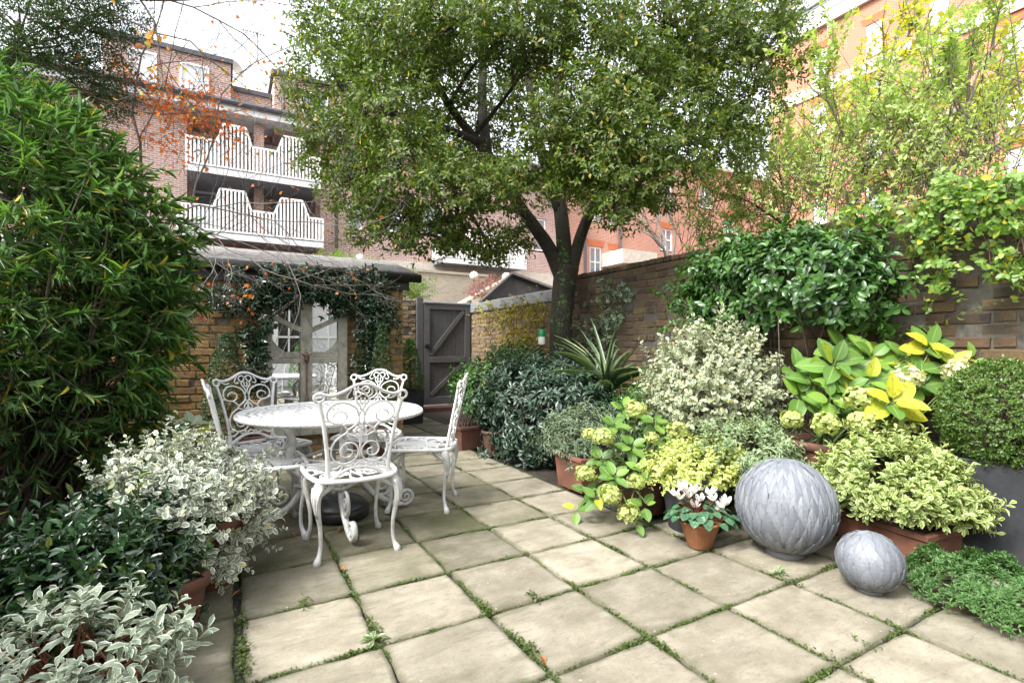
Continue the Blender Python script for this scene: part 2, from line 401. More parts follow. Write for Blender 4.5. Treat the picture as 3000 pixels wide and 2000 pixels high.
# ------------------------------------------------------------------ the setting: ground, paving
mb = MB(); mb.add([(-60, -40, -.09), (90, -40, -.09), (90, 90, -.09), (-60, 90, -.09)], [(0, 1, 2, 3)])
prop(mb.build('ground', M['ground']), 'dark ground lying under and around the walled garden', kind='structure')
mb = MB(); mb.add([(-1.6, -3, -.034), (4.0, -3, -.034), (4.0, 8.75, -.034), (-1.6, 8.75, -.034)], [(0, 1, 2, 3)])
prop(mb.build('planting_bed', M['soil']), 'dark soil of the planting beds along the garden walls', kind='structure')
X0, Y0, PX, PY = .512, 2.826, .4616, .4589
mb = MB(); mb.add([(-1.35, -2.6, -.022), (3.75, -2.6, -.022), (3.75, 2.40, -.022), (2.40, 2.40, -.022), (2.40, 5.6, -.022), (3.0, 5.9, -.022), (3.0, 8.62, -.022), (1.82, 8.62, -.022), (1.82, 5.7, -.022), (-1.35, 5.7, -.022)],
                  [tuple(range(10))])
patio = prop(mb.build('patio', M['joint']), 'patio of square sandstone slabs with mossy open joints', kind='structure')

def slab_mesh(seed, sx, sy):
    r = np.random.RandomState(seed); n = 7; hx, hy = sx / 2, sy / 2
    def ring(inset, z, jit):
        P = []
        for sdx, (ax, ay, bx, by) in enumerate(((-1, -1, 1, -1), (1, -1, 1, 1), (1, 1, -1, 1), (-1, 1, -1, -1))):
            for k in range(n):
                t = k / n; x = (ax + (bx - ax) * t) * (hx - inset); y = (ay + (by - ay) * t) * (hy - inset)
                P.append((x, y, z))
        P = np.array(P); P[:, :2] += r.normal(0, jit, (len(P), 2)); P[:, 2] += r.normal(0, jit * .25, len(P))
        c = r.randint(0, 4) * n                        # a chipped corner
        P[c, :2] *= 1 - r.uniform(.0, .035)
        return P
    base = ring(0.0, -.03, .0026)
    R = [base, base * [1, 1, 0] + [0, 0, -.009], None, None]
    R[2] = R[1] * [1 - .016 / sx, 1 - .016 / sy, 0] + [0, 0, -.0015]
    R[3] = R[1] * [1 - .05 / sx, 1 - .05 / sy, 0] + [0, 0, 0]
    R.append(R[1] * [1 - .22 / sx, 1 - .22 / sy, 0] + [0, 0, .0012])
    R[3][:, 2] += r.normal(0, .0012, 4 * n)
    P = np.concatenate(R); q = 4 * n; fs = []
    for k in range(4):
        for i in range(q):
            j = (i + 1) % q; fs.append((k * q + i, k * q + j, (k + 1) * q + j, (k + 1) * q + i))
    fs.append(tuple(range(4 * q, 5 * q)))
    me = bpy.data.meshes.new('paving_slab'); me.from_pydata([tuple(p) for p in P], [], fs); me.materials.append(M['slab'])
    a = me.attributes.new('edge', 'FLOAT', 'POINT'); a.data.foreach_set('value', np.repeat([1., 1., .95, .55, .12], q))
    me.polygons.foreach_set('use_smooth', [True] * len(me.polygons)); return me
SLABS = [slab_mesh(s, PX - .013, PY - .013) for s in range(8)]
def slab(x, y, me, rz, sx=1, sy=1):
    o = link('paving_slab', me, patio, (x, y, rs.uniform(-.005, .003)), (rs.normal(0, .005), rs.normal(0, .005), rz + rs.normal(0, .009)), (sx, sy, 1))
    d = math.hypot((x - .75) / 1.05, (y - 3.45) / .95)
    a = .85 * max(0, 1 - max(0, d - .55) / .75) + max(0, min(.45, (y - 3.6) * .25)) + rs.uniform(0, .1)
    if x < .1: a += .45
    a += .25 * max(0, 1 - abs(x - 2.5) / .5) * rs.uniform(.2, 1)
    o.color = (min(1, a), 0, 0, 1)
for j in range(-1, 7):
    for i in range(-12, 12):
        xa, ya = X0 + (j + .5) * PX, Y0 - (i + .5) * PY
        if ya > 2.45 and xa > 2.4 and ya < 5.7: continue
        if xa > 3.0 and ya > 2.4: continue
        if ya > 5.6 and xa < 1.85: continue
        slab(xa, ya, SLABS[rs.randint(8)], rs.randint(2) * pi)
for k in range(14):                                   # the narrower column against the left-hand pots
    slab(X0 - PX - .012 - .32, 5.3 - k * .52, SLABS[rs.randint(8)], 0, 1.36, 1.13)

# joints: moss and small weeds are added with the plants

# ------------------------------------------------------------------ brickwork of single bricks
def brick_mesh(seed):
    r = np.random.RandomState(seed)
    c = .05; P = []
    for y, k in ((.5, 0), (-.36, 0), (-.5, 1)):        # y = depth, front is -y ; unit box
        P += [(-.5 + k * c * .5, y, -.5 + k * c * 1.6), (.5 - k * c * .5, y, -.5 + k * c * 1.6), (.5 - k * c * .5, y, .5 - k * c * 1.6), (-.5 + k * c * .5, y, .5 - k * c * 1.6)]
    P = np.array(P); P[4:] += r.normal(0, 1, (8, 3)) * [.012, .03, .035]
    fs = [(8, 9, 10, 11)]
    for q in range(2):
        for i in range(4):
            j = (i + 1) % 4; fs.append((q * 4 + i, q * 4 + j, q * 4 + 4 + j, q * 4 + 4 + i))
    return P, fs
BR = [brick_mesh(s) for s in range(7)]
def brick_wall(parent, p0, u, length, z0, z1, mat, nrm, keep=300, score=None, course=.075, jut=.012, dep=.06):
    """Flemish bond along u from p0; single bricks as parts, the ones past the limit joined"""
    u = np.array(u, float); nrm = np.array(nrm, float); rot = math.atan2(u[1], u[0])
    if abs(np.dot([sin(rot), -cos(rot)], nrm[:2]) - 1) > .1: rot += pi
    mats = []
    for P, fs in BR:
        me = bpy.data.meshes.new('brick'); me.from_pydata([tuple(p) for p in P], [], fs); me.materials.append(mat); mats.append(me)
    L = []; row = 0; z = z0
    while z + course * .9 <= z1:
        s = 0.0; k = row % 2; first = True
        while s < length - .02:
            w = .2155 if (k % 2 == 0) else .1025
            if first and row % 2: w = .158
            first = False
            w = min(w, length - s)
            if w > .03: L.append((s + w / 2, z + course / 2, w))
            s += w + .01; k += 1
        z += course; row += 1
    items = []
    for s, zc, w in L:
        c = np.array([p0[0] + u[0] * s, p0[1] + u[1] * s, zc]) + nrm * (jut * (rs.uniform(.1, 1.4) if rs.rand() > .09 else -.3) - dep / 2) + np.array([0, 0, rs.normal(0, .0018)])
        items.append((c, w, score(c) if score else 0))
    items.sort(key=lambda t: -t[2])
    rest = MB()
    for n, (c, w, sc_) in enumerate(items):
        sc3 = (w, dep, course - .011)
        if n < keep and sc_ > -1e8:
            link('brick', mats[rs.randint(7)], parent, tuple(c), (rs.normal(0, .016), rs.normal(0, .011), rot + rs.normal(0, .016)), sc3)
        else:
            P, fs = BR[rs.randint(7)]; P = P * sc3
            P = np.stack([P[:, 0] * cos(rot) - P[:, 1] * sin(rot), P[:, 0] * sin(rot) + P[:, 1] * cos(rot), P[:, 2]], 1) + c
            rest.add(P, fs)
    if rest.n: prop(rest.build('brickwork', mat, parent), kind='stuff')
def nearness(c):
    d = c[0] * sA + c[1] * cA; x = (c[0] * cA - c[1] * sA) / max(d, .1)
    return (1 / max(d, .3) if d > .3 and abs(x) < 1.05 else -1)
XW = 4.04
# tall wall on the right-hand side
wall_r = empty('garden_wall', (XW, 3, 0), 0, 'tall sooty brick garden wall running behind the right-hand planting', 'wall')
wall_r.location = (0, 0, 0)
MB2 = MB(); MB2.box(XW, XW + .22, -3, 5.62, -.08, 2.03); MB2.build('mortar', M['mortar_d'], wall_r)
brick_wall(wall_r, (XW, -3.0), (0, 1), 8.62, 0.0, 2.03, M['brick_wall'], (-1, 0, 0), 300, lambda c: nearness(c) if c[2] > .78 else nearness(c) - 2)
cop = MB()
for k in range(78):                                     # brick-on-edge coping
    y = -2.95 + k * .11
    cop.box(XW - .008, XW + .235, y, y + .1, 2.035, 2.035 + .062 + rs.uniform(-.006, .006), .012)
prop(cop.build('coping', M['brick_wall'], wall_r))
# lower wall between tree and gate with lead flashing
wall_l = empty('garden_wall', (0, 0, 0), 0, 'pale stock brick wall with a lead capping, between tree and grey gate', 'wall')
mb = MB(); mb.box(XW + .001, XW + .21, 5.621, 8.95, -.08, 1.78); mb.build('mortar', M['mortar'], wall_l)
brick_wall(wall_l, (XW, 5.63), (0, 1), 3.3, 0.0, 1.78, M['brick_low'], (-1, 0, 0), 300, lambda c: nearness(c) if c[2] > .6 else nearness(c) - 2)
for k in range(6):
    y = 5.63 + k * .552
    mb = MB(); mb.box(XW - .035, XW + .25, y, y + .549, 1.785, 1.955 + .004 * (k % 2), .012); mb.build('lead_capping', M['lead'], wall_l)
mb = MB()
for k in range(5): mb.box(XW - .024, XW - .004, 7.05, 7.27, 1.70 + k * .013, 1.706 + k * .013)
mb.build('air_brick', M['gate'], wall_l)
# left-hand wall
wall_x = empty('garden_wall', (0, 0, 0), 0, 'mossy brick wall on the far side of the narrow-leaved shrub', 'wall')
mb = MB(); mb.box(-1.87, -1.66, -3, 5.78, -.08, 1.9); mb.build('mortar', M['mortar_d'], wall_x)
brick_wall(wall_x, (-1.66, -3), (0, 1), 8.75, 0, 1.9, M['brick_wall'], (1, 0, 0), 60, nearness)
# short wall beside the gate
wall_g = empty('garden_wall', (0, 0, 0), 0, 'narrow strip of old brick wall filling the gap beside the gate post', 'wall')
mb = MB(); mb.box(1.8, 2.97, 8.76, 8.97, -.08, 1.98); mb.build('mortar', M['mortar_d'], wall_g)
brick_wall(wall_g, (1.82, 8.76), (1, 0), 1.14, 0, 1.98, M['brick_low'], (0, -1, 0), 150, lambda c: c[0])

# ------------------------------------------------------------------ outbuilding with mirror
YS = 5.8; XSR = 1.81; XSL = -1.66
shed = empty('outbuilding', (0, 0, 0), 0, 'low ochre brick outbuilding with slate roof and black eaves behind the table', 'outbuilding')
mb = MB(); mb.box(XSL, XSR - .012, YS, 8.6, -.08, 1.9); mb.build('wall_core', M['mortar'], shed)
brick_wall(shed, (XSL, YS), (1, 0), XSR - XSL, 0, 1.9, M['brick_shed'], (0, -1, 0), 300, lambda c: (c[2] if c[0] < .5 or c[0] > 1.0 else c[2] - 5))
mb = MB()
brick_wall(shed, (XSR, YS + .12), (0, 1), 2.6, 0, 1.9, M['brick_shed'], (1, 0, 0), 0)
mb = MB(); mb.box(XSL, XSR + .05, YS - .075, YS - .045, 1.80, 1.975); mb.build('fascia', M['black_wood'], shed)
mb = MB(); mb.box(XSL, XSR + .052, YS - .04, 8.5, 1.905, 1.93); mb.build('soffit', M['black_wood'], shed)
mb = MB(); mb.tube([(XSL, YS - .125, 1.955), (XSR + .17, YS - .125, 1.94)], .052, 10); mb.build('gutter', M['black_wood'], shed, True)
for k in range(5):                                       # slate courses, each a stepped sheet cut into slates
    ya, yb = YS - .13 + k * .2, YS - .13 + k * .2 + .36
    za = 1.985 + k * .2 * .27
    mb = MB(); x = XSL - (k % 2) * .12
    while x < XSR + .12:
        xe = min(x + .246 + rs.uniform(-.002, .002), XSR + .13); dz = rs.uniform(0, .006)
        if xe - x > .02 and xe > XSL:
            P = [(x, ya, za + dz), (xe, ya, za + dz), (xe, yb, za + dz + .097), (x, yb, za + dz + .097)]
            Q = [(p[0], p[1], p[2] + .013) for p in P]
            mb.add(P + Q, [(3, 2, 1, 0), (4, 5, 6, 7), (0, 1, 5, 4), (1, 2, 6, 5), (2, 3, 7, 6), (3, 0, 4, 7)])
        x += .25
    mb.build('slate_course', M['slate'], shed)

mir = empty('mirror', (.735, YS - .05, 0), 0, 'old painted window frame holding a mirror on the brick wall behind the table', 'mirror')
mw = .42
mb = MB(); mb.box(-mw + .05, mw - .05, .012, .022, .3, 1.78); mb.build('glass', M['mirror'], mir)
def mbar(name, f):
    q = MB(); f(q); return q.build(name, M['oldwood'], mir)
mbar('stile', lambda q: q.box(-mw, -mw + .095, -.035, .03, .2, 1.86, .006))
mbar('stile', lambda q: q.box(mw - .095, mw, -.035, .03, .2, 1.86, .006))
mbar('mullion', lambda q: q.box(-.058, .058, -.048, .03, .2, 1.86, .008))
mbar('rail', lambda q: (q.box(-mw + .096, -.059, -.03, .03, .965, 1.02, .005), q.box(.059, mw - .096, -.03, .03, .965, 1.02, .005)))
mbar('rail', lambda q: (q.box(-mw + .096, -.059, -.028, .03, 1.024, 1.085, .005), q.box(.059, mw - .096, -.028, .03, 1.024, 1.085, .005)))
mbar('rail', lambda q: (q.box(-mw + .096, -.059, -.03, .03, .2, .33, .005), q.box(.059, mw - .096, -.03, .03, .2, .33, .005)))
mbar('rail', lambda q: (q.box(-mw + .096, -.059, -.03, .03, 1.75, 1.86, .005), q.box(.059, mw - .096, -.03, .03, 1.75, 1.86, .005)))
for sgn in (-1, 1):
    q = MB(); q.bar((sgn * .05, -.008, 1.315), (sgn * (mw - .085), -.008, 1.455), .05, .07, (0, 1, 0))
    o = q.build('glazing_bar', M['oldwood'], mir)
    # rounded shoulders that turn the pair of panes into a roundel
    q = MB(); cx, cz, R = 0, 1.40, .375
    for za, zb, tag_ in ((1.086, 1.40, 0), (1.40, 1.749, 1)):
        ts = np.linspace(0, 1, 11); P = []
        for t in ts:
            z = za + (zb - za) * t; dx = math.sqrt(max(0, R * R - (z - cz) ** 2))
            xi = min(dx, mw - .094); P += [(sgn * max(xi, .07), -.02, z), (sgn * (mw - .09), -.02, z), (sgn * max(xi, .07), .012, z), (sgn * (mw - .09), .012, z)]
        fs = []
        for i in range(10):
            a = i * 4; fs += [(a, a + 1, a + 5, a + 4), (a, a + 4, a + 6, a + 2)]
        q.add(P, fs)
    q.build('shoulder', M['oldwood'], mir)
q = MB(); q.tube([(0, -.062, .3), (0, -.062, 1.02)], .009, 6)
q.lathe([(.0, 0), (.02, .01), (.028, .04), (.016, .08), (.02, .1), (.0, .12)], 10, (0, -.062, .97)); q.lathe([(.0, 0), (.018, .01), (.03, .05), (.02, .11), (.026, .13), (.015, .2), (0, .21)], 10, (0, -.066, .42))
q.tube(crom([(-.05, -.062, 1.07), (-.025, -.064, 1.05), (0, -.066, 1.06), (.025, -.064, 1.05), (.05, -.062, 1.07)]), .006, 5)
q.tube([(-.045, -.07, .47), (0, -.075, .49), (.04, -.07, .475)], .011, 6)
q.build('espagnolette_bolt', M['rust'], mir, True)

# ------------------------------------------------------------------ gate
YG = 8.70
gate = empty('gate', (0, YG, 0), 0, 'dark grey boarded garden gate with two diagonal braces', 'gate')
gx0, gx1 = 3.10, 4.0
for x in (2.97, 4.005): 
    mb = MB(); mb.box(x, x + (.115 if x < 3 else .03) , -.02, .11, -.06, 2.03, .004); mb.build('post', M['gate'], gate)
def gb(name, *a, m='gate2'):
    q = MB(); q.box(*a, .004); return q.build(name, M[m], gate)
gb('stile', gx0, gx0 + .1, -.03, .03, .1, 1.93); gb('stile', gx1 - .1, gx1, -.03, .03, .1, 1.93)
gb('rail', gx0 + .101, gx1 - .101, -.028, .03, 1.83, 1.93); gb('rail', gx0 + .101, gx1 - .101, -.036, .03, .86, .97); gb('rail', gx0 + .101, gx1 - .101, -.028, .03, .1, .24)
for k in range(8):
    x = gx0 + .1 + k * .0875
    gb('board', x + .002, x + .0855, .004, .024, .2, 1.86, m='gate')
for za, zb in ((.97, 1.83), (.24, .86)):
    q = MB(); q.bar((gx0 + .115, -.012, za + .03), (gx1 - .13, -.012, zb - .02), .034, .075, (0, 1, 0)) if False else q.bar((gx0 + .12, -.014, za + .03), (gx1 - .13, -.014, zb - .02), .07, .034, (0, 1, 0)); q.build('brace', M['gate2'], gate)
gb('capping', gx0 - .02, gx1 + .02, -.05, .06, 1.935, 1.965, m='lead')
q = MB(); q.box(gx0 + .01, gx0 + .1, -.06, -.031, 1.14, 1.20, .006); q.tube([(gx0 + .04, -.07, 1.17), (gx0 + .13, -.07, 1.16)], .008, 6); q.build('latch', M['black_plastic'], gate)
mb = MB(); mb.box(3.0, 4.03, 8.62, 8.86, -.08, .055, .01)
prop(mb.build('doorstep', M['terracotta_d']), 'brick red threshold step below the grey gate', 'step')

# ------------------------------------------------------------------ house behind the camera, seen in the mirror
hse = empty('house', (0, -3.2, 0), 0, 'cream rendered house wall with white glazed doors, reflected in the mirror', 'house')
mb = MB(); mb.box(-1.9, 4.3, -.4, 0, -.08, 3.1); mb.build('wall', M['cream'], hse)
for k, (xa, xb, m2) in enumerate(((1.18, 1.72, 'glass_d'), (2.0, 2.9, 'blind'))):
    fr = MB(); z0_, z1_ = (.1, 2.3)
    for a in ((xa - .12, xa, z0_, z1_ + .12), (xb, xb + .12, z0_, z1_ + .12), (xa, xb, z1_, z1_ + .12)): fr.box(a[0], a[1], .0, .06, a[2], a[3])
    w = fr.build('window', M['white'], hse)
    g = MB(); g.box(xa, xb, .01, .02, .75, z1_); g.build('pane', M[m2], w)
    g = MB(); g.box(xa, xb, .01, .04, z0_, .749); g.build('panel', M['white'], w)
    g = MB()
    for z in (.75, 1.4): g.box(xa, xb, .022, .045, z, z + .05)
    g.box((xa + xb) / 2 - .02, (xa + xb) / 2 + .02, .0221, .0449, .75, z1_); g.build('glazing_bar', M['white'], w)
mb = MB(); mb.box(1.9, 1.95, .03, .09, 1.55, 1.75, .01); mb.build('door_handle', M['rust'], hse)

# ------------------------------------------------------------------ far buildings
YB = 21.0
def quad_wall(mb, x0, x1, z0, z1, y, t=.4): mb.box(x0, x1, y, y + t, z0, z1)
def windowY(parent, x0, x1, z0, z1, y, split=1, hbar=True, mat='glass', fr=.07):
    """window in a wall facing -y: frame proud of the pane, sill"""
    q = MB(); q.box(x0, x0 + fr, y - .05, y + .05, z0, z1); q.box(x1 - fr, x1, y - .05, y + .05, z0, z1)
    q.box(x0 + fr, x1 - fr, y - .05, y + .05, z1 - fr, z1); q.box(x0 + fr, x1 - fr, y - .05, y + .05, z0, z0 + fr)
    for k in range(1, split + 1):
        xm = x0 + (x1 - x0) * k / (split + 1); q.box(xm - fr / 2, xm + fr / 2, y - .049, y + .05, z0 + fr, z1 - fr)
    if hbar: q.box(x0 + fr, x1 - fr, y - .048, y + .04, (z0 + z1) / 2 - .03, (z0 + z1) / 2 + .03)
    w = q.build('window', M['white'], parent)
    g = MB(); g.box(x0 + .01, x1 - .01, y - .02, y + .01, z0 + .01, z1 - .01); g.build('pane', M[mat], w)
    s = MB(); s.box(x0 - .06, x1 + .06, y - .1, y + .04, z0 - .08, z0 - .002); s.build('sill', M['stone'], w)
    return w
apt = empty('apartment_building', (0, 0, 0), 0, 'multi red brick apartment block with white slatted balconies', 'building')
XA1 = 14.9
pe = lambda px, py: atY(px, py, YB)
zE = pe(760, 330)[2] - .45                                          # eaves
lx0, lx1 = pe(548, 500)[0], pe(938, 500)[0]                    # the bay with balconies
zf1, zf2 = pe(740, 520)[2], pe(740, 690)[2]
mb = MB(); quad_wall(mb, -26, lx0, -.1, zE, YB); quad_wall(mb, lx0, lx1, -.1, zf2 - .3, YB)
mb.box(lx0, lx1, YB + 1.3, YB + 1.6, zf2 - .3, zE)
for xx in (lx0, lx1): mb.box(xx - .11, xx + .11, YB + .4, YB + 1.6, zf2 - .3, zE)
cx_ = pe(759, 450)[0]; mb.box(cx_ - .16, cx_ + .16, YB - .15, YB + 1.29, zf2 - .3, zE)
mb.build('wall', M['fac_l'], apt)
mb = MB(); mb.box(-26, XA1, YB - .62, YB + 2, zE, zE + .1); mb.box(-26, XA1, YB - .66, YB - .62, zE - .02, zE + .26); mb.build('eaves', M['white'], apt)
mb = MB(); mb.tube([(-26, YB - .75, zE + .3), (XA1, YB - .75, zE + .3)], .1, 8); mb.build('gutter', M['pipe'], apt)
mb = MB(); mb.add([(-26, YB - .7, zE + .27), (XA1, YB - .7, zE + .27), (XA1, YB + .1, zE + .42), (-26, YB + .1, zE + .42)], [(0, 1, 2, 3)])
mb.box(-26, XA1, YB + 1.25, YB + 9, zE, zE + 1.3); mb.build('roof', M['slate'], apt)
YU = YB + .12
pu = lambda px, py: atY(px, py, YU)
for a, b, ty in ((300, 678, 190), (676, 803, 262), (803, 1180, 225)):
    xa, xb = pu(a, 300)[0], pu(b, 300)[0]
    zt = pu((b if a < 700 else a + 30), ty)[2]
    q = MB(); q.box(xa, xb - .02, YU + (.9 if a == 676 else 0), YU + 6, zE - .2, zt); q.build('attic_wall', M['fac_l'], apt)
    q = MB(); q.box(xa - .1, xb + .05, YU - .1 + (.9 if a == 676 else 0), YU + 6.1, zt, zt + .16); q.build('parapet', M['pipe'], apt)
for a, b, t, u, sp_, dy in ((527, 613, 190, 285, 0, -.02), (685, 787, 282, 335, 1, .88), (884, 960, 275, 345, 1, -.02), (375, 460, 150, 260, 0, -.02)):
    p, r_ = pu(a, (t + u) / 2), pu(b, (t + u) / 2)
    windowY(apt, p[0], r_[0], pu((a + b) / 2, u)[2], pu((a + b) / 2, t)[2], YU + dy, sp_, False, 'blind' if sp_ == 0 else 'glass')
q = MB(); q.tube([pu(829, 240) + [0, -.12, 0], pu(829, 345) + [0, -.12, 0]], .06, 8); q.build('drainpipe', M['pipe'], apt)
dp = pe(985, 600)[0]
q = MB(); q.tube([(dp, YB - .1, 1), (dp, YB - .1, zE)], .055, 8); q.build('drainpipe', M['pipe'], apt)
q = MB(); an = W(755, 190, 22); q.tube([an, an + [0, 0, 1.4]], .02, 5); q.tube([an + [-.6, 0, 1.35], an + [.35, 0, 1.35]], .015, 4)
for k in range(7): q.tube([an + [-.55 + k * .13, -.22, 1.35], an + [-.55 + k * .13, .22, 1.35]], .01, 4)
q.build('aerial', M['twig_grey'], apt)
q = MB(); q.lathe([(0, 0), (.2, .04), (.36, .12)], 18); o = q.build('satellite_dish', M['stone'], apt, True, W(688, 205, 20.6), (radians(70), 0, radians(40)))
YC = YB - 1.35
pc = lambda px, py: atY(px, py, YC)
def holed_wall(mb, u0, u1, z0, z1, holes, f, rev=.13):
    """flat wall with real window openings and their reveals; f(u, depth, z) -> point"""
    us = sorted({u0, u1, *[h[0] for h in holes], *[h[1] for h in holes]}); zs = sorted({z0, z1, *[h[2] for h in holes], *[h[3] for h in holes]})
    us = [u for u in us if u0 <= u <= u1]; zs = [z for z in zs if z0 <= z <= z1]
    for ua, ub in zip(us, us[1:]):
        for za, zb in zip(zs, zs[1:]):
            uc, zc = (ua + ub) / 2, (za + zb) / 2
            if any(h[0] < uc < h[1] and h[2] < zc < h[3] for h in holes): continue
            mb.add([f(ua, 0, za), f(ub, 0, za), f(ub, 0, zb), f(ua, 0, zb)], [(0, 1, 2, 3)])
    for a, b, c, d in holes:
        for (p, q_) in (((a, c), (b, c)), ((b, c), (b, d)), ((b, d), (a, d)), ((a, d), (a, c))):
            mb.add([f(p[0], 0, p[1]), f(q_[0], 0, q_[1]), f(q_[0], rev + .1, q_[1]), f(p[0], rev + .1, p[1])], [(0, 1, 2, 3)])
def balcony(xa, xb, zfl, rail, screens):
    """slab, slatted railing with higher screens given as (x0,x1,x2,x3,height)"""
    q = MB(); q.box(xa, xb, YC - .02, YB + 1.28, zfl - .14, zfl); o = q.build('balcony', M['lead'], apt)
    q = MB(); q.box(xa - .03, xb + .03, YC - .06, YC - .021, zfl - .2, zfl + .0, 0); q.build('edge_beam', M['blind'], o)
    q = MB(); n = int((xb - xa) / .115)
    for k in range(n + 1):
        x = xa + (xb - xa) * k / n; h = rail
        for s0, s1, s2, s3, hh in screens:
            if s0 < x < s3: h = rail + (hh - rail) * min(1, (x - s0) / max(s1 - s0, .01), (s3 - x) / max(s3 - s2, .01))
        q.box(x - .031, x + .031, YC - .045, YC - .025, zfl + .05, zfl + h)
    for sx in (xa, xb):
        for k in range(11): q.box(sx - .012, sx + .012, YC + .1 + k * .115, YC + .17 + k * .115, zfl + .05, zfl + rail)
    prop(q.build('slatted_railing', M['white'], o), kind='stuff')
    q = MB(); pts = [(xa, rail)]
    for s0, s1, s2, s3, hh in screens: pts += [(s0, rail), (s1, hh), (s2, hh), (s3, rail)]
    pts.append((xb, rail))
    for (a, ha), (b, hb) in zip(pts, pts[1:]):
        q.bar((a, YC - .005, zfl + ha), (b, YC - .005, zfl + hb), .05, .06, (0, 0, 1) if abs(b - a) > .05 else (1, 0, 0))
    q.bar((xa, YC - .005, zfl + .08), (xb, YC - .005, zfl + .08), .05, .06); q.bar((xa, YC, zfl + rail), (xa, YB, zfl + rail), .05, .06); q.bar((xb, YC, zfl + rail), (xb, YB, zfl + rail), .05, .06)
    q.build('handrail', M['white'], o)
    return o
for (x_l, x_r, yfl, yr, S) in ((546, 937, (485, 540), (399, 466), ((634, 655, 720, 738, 370), (812, 830, 888, 905, 405))),
                              (520, 945, (665, 712), (590, 643), ((625, 645, 717, 736, 558), (803, 824, 886, 905, 585)))):
    xa, xb = pc(x_l, 500)[0], pc(x_r, 500)[0]
    zfl = pc(x_r, yfl[1])[2]; rail = pc(x_r, yr[1])[2] - zfl
    scr = [(pc(a, 1)[0], pc(b, 1)[0], pc(c, 1)[0], pc(d, 1)[0], pc((b + c) / 2, t)[2] - zfl) for a, b, c, d, t in S]
    balcony(xa, xb, zfl, rail, scr)
    for a, b in ((560, 640), (775, 830)):
        p, r_ = atY(a, 500, YB + 1.3)[0], atY(b, 500, YB + 1.3)[0]
        w = windowY(apt, p, r_, zfl + .02, zfl + 2.05, YB + 1.27, 0, True, 'glass', .12)
q = MB(); xr_ = pc(1540, 740)[0]; zfl3 = pc(1540, 778)[2]
balcony(pc(1300, 740)[0], xr_, zfl3, pc(1540, 722)[2] - zfl3, [(pc(1360, 1)[0], pc(1375, 1)[0], pc(1490, 1)[0], pc(1506, 1)[0], pc(1450, 680)[2] - zfl3)])
hol = [(pe(a, t)[0], pe(b, t)[0], pe((a + b) / 2, u)[2], pe((a + b) / 2, t)[2]) for a, b, t, u in ((1020, 1062, 585, 672), (1560, 1600, 640, 735), (1120, 1180, 590, 680), (1240, 1300, 600, 690), (1120, 1180, 440, 530), (1240, 1300, 460, 550), (1020, 1062, 425, 515))]
mb = MB(); holed_wall(mb, lx1, XA1, -.1, zE, hol, lambda u, d, z: (u, YB + d, z)); mb.build('wall', M['fac_l'], apt)
for h in hol: windowY(apt, h[0] + .01, h[1] - .01, h[2] + .01, h[3] - .01, YB + .1, 0)
mb = MB(); mb.box(pe(1000, 770)[0], XA1 - .05, YB - .12, YB - .01, 2.4, pe(1200, 768)[2]); mb.build('stone_plinth', M['stone'], apt)

# red building: a wing facing us and the long side along the gardens
red = empty('red_brick_building', (0, 0, 0), 0, 'tall orange red brick building with white sash windows and stone band', 'building')
XR = 32.0
pr = lambda px, py: atX(px, py, XR)
zRoof = pr(2430, 70)[2]
zWing = 12.2
mb = MB(); mb.box(XA1 + .02, XR - .01, YB - .1, YB + .9, zWing, zWing + .2); mb.build('wing_coping', M['stone'], red)
zb0, zb1 = pr(2640, 178)[2], pr(2640, 138)[2]
mb = MB(); mb.box(XR - .12, XR - .005, -14, YB - .05, zb0, zb1); mb.build('stone_band', M['stone'], red)
mb = MB(); mb.box(XR - .25, XR + 4, -14, YB + .6, zRoof, zRoof + .18); mb.build('cornice', M['stone'], red)
mb = MB(); mb.box(XR + .5, XR + .6, -14, YB, zRoof + .19, zRoof + 1.9)
for k in range(19): mb.box(XR + .44, XR + .49, -13.5 + k * 1.85, -13.4 + k * 1.85, zRoof + .19, zRoof + 1.9)
mb.build('roof_screen', M['white'], red)
mb = MB(); mb.box(XR + .3, XR + 6, -14, YB, zRoof + 1.91, zRoof + 2.1); mb.build('roof', M['lead'], red)
mb = MB(); mb.tube([(XR - .5, -14, zRoof + .6), (XR - .5, YB, zRoof + .6)], .04, 6); mb.tube([(XR - .5, -14, zRoof + 1.1), (XR - .5, YB, zRoof + 1.1)], .04, 6)
for k in range(8): mb.tube([(XR - .5, 17 - k * 4.1, zRoof - 1.6), (XR - .5, 17 - k * 4.1, zRoof + 1.3)], .05, 6)
mb.build('rail', M['lead'], red)
ywin = [pr(2560, 110)[1], pr(2402, 188)[1]]; dyw = ywin[1] - ywin[0]
ztop, zbot = pr(2560, 66)[2], pr(2560, 158)[2]; wwid = abs(pr(2537, 110)[1] - pr(2584, 110)[1])
st = ztop - pr(2388, 290)[2] - (ztop - pr(2402, 143)[2])
st = 2.95
def windowX(parent, y0, y1, z0, z1, x):
    fr = .1; q = MB()
    for a in ((y0, y0 + fr, z0, z1), (y1 - fr, y1, z0, z1), (y0 + fr, y1 - fr, z0, z0 + fr), (y0 + fr, y1 - fr, z1 - fr, z1), (y0 + fr, y1 - fr, (z0 + z1) / 2 - .04, (z0 + z1) / 2 + .04)): q.box(x - .06, x + .05, *a)
    w = q.build('window', M['white'], parent)
    g = MB(); g.box(x - .02, x + .01, y0 + .02, y1 - .02, z0 + .02, z1 - .02); g.build('pane', M['blind' if rs.rand() < .55 else 'glass'], w)
    s = MB(); s.box(x - .16, x + .02, y0 - .08, y1 + .08, z0 - .13, z0 - .005); s.build('sill', M['stone'], w)
    return w
hol = []
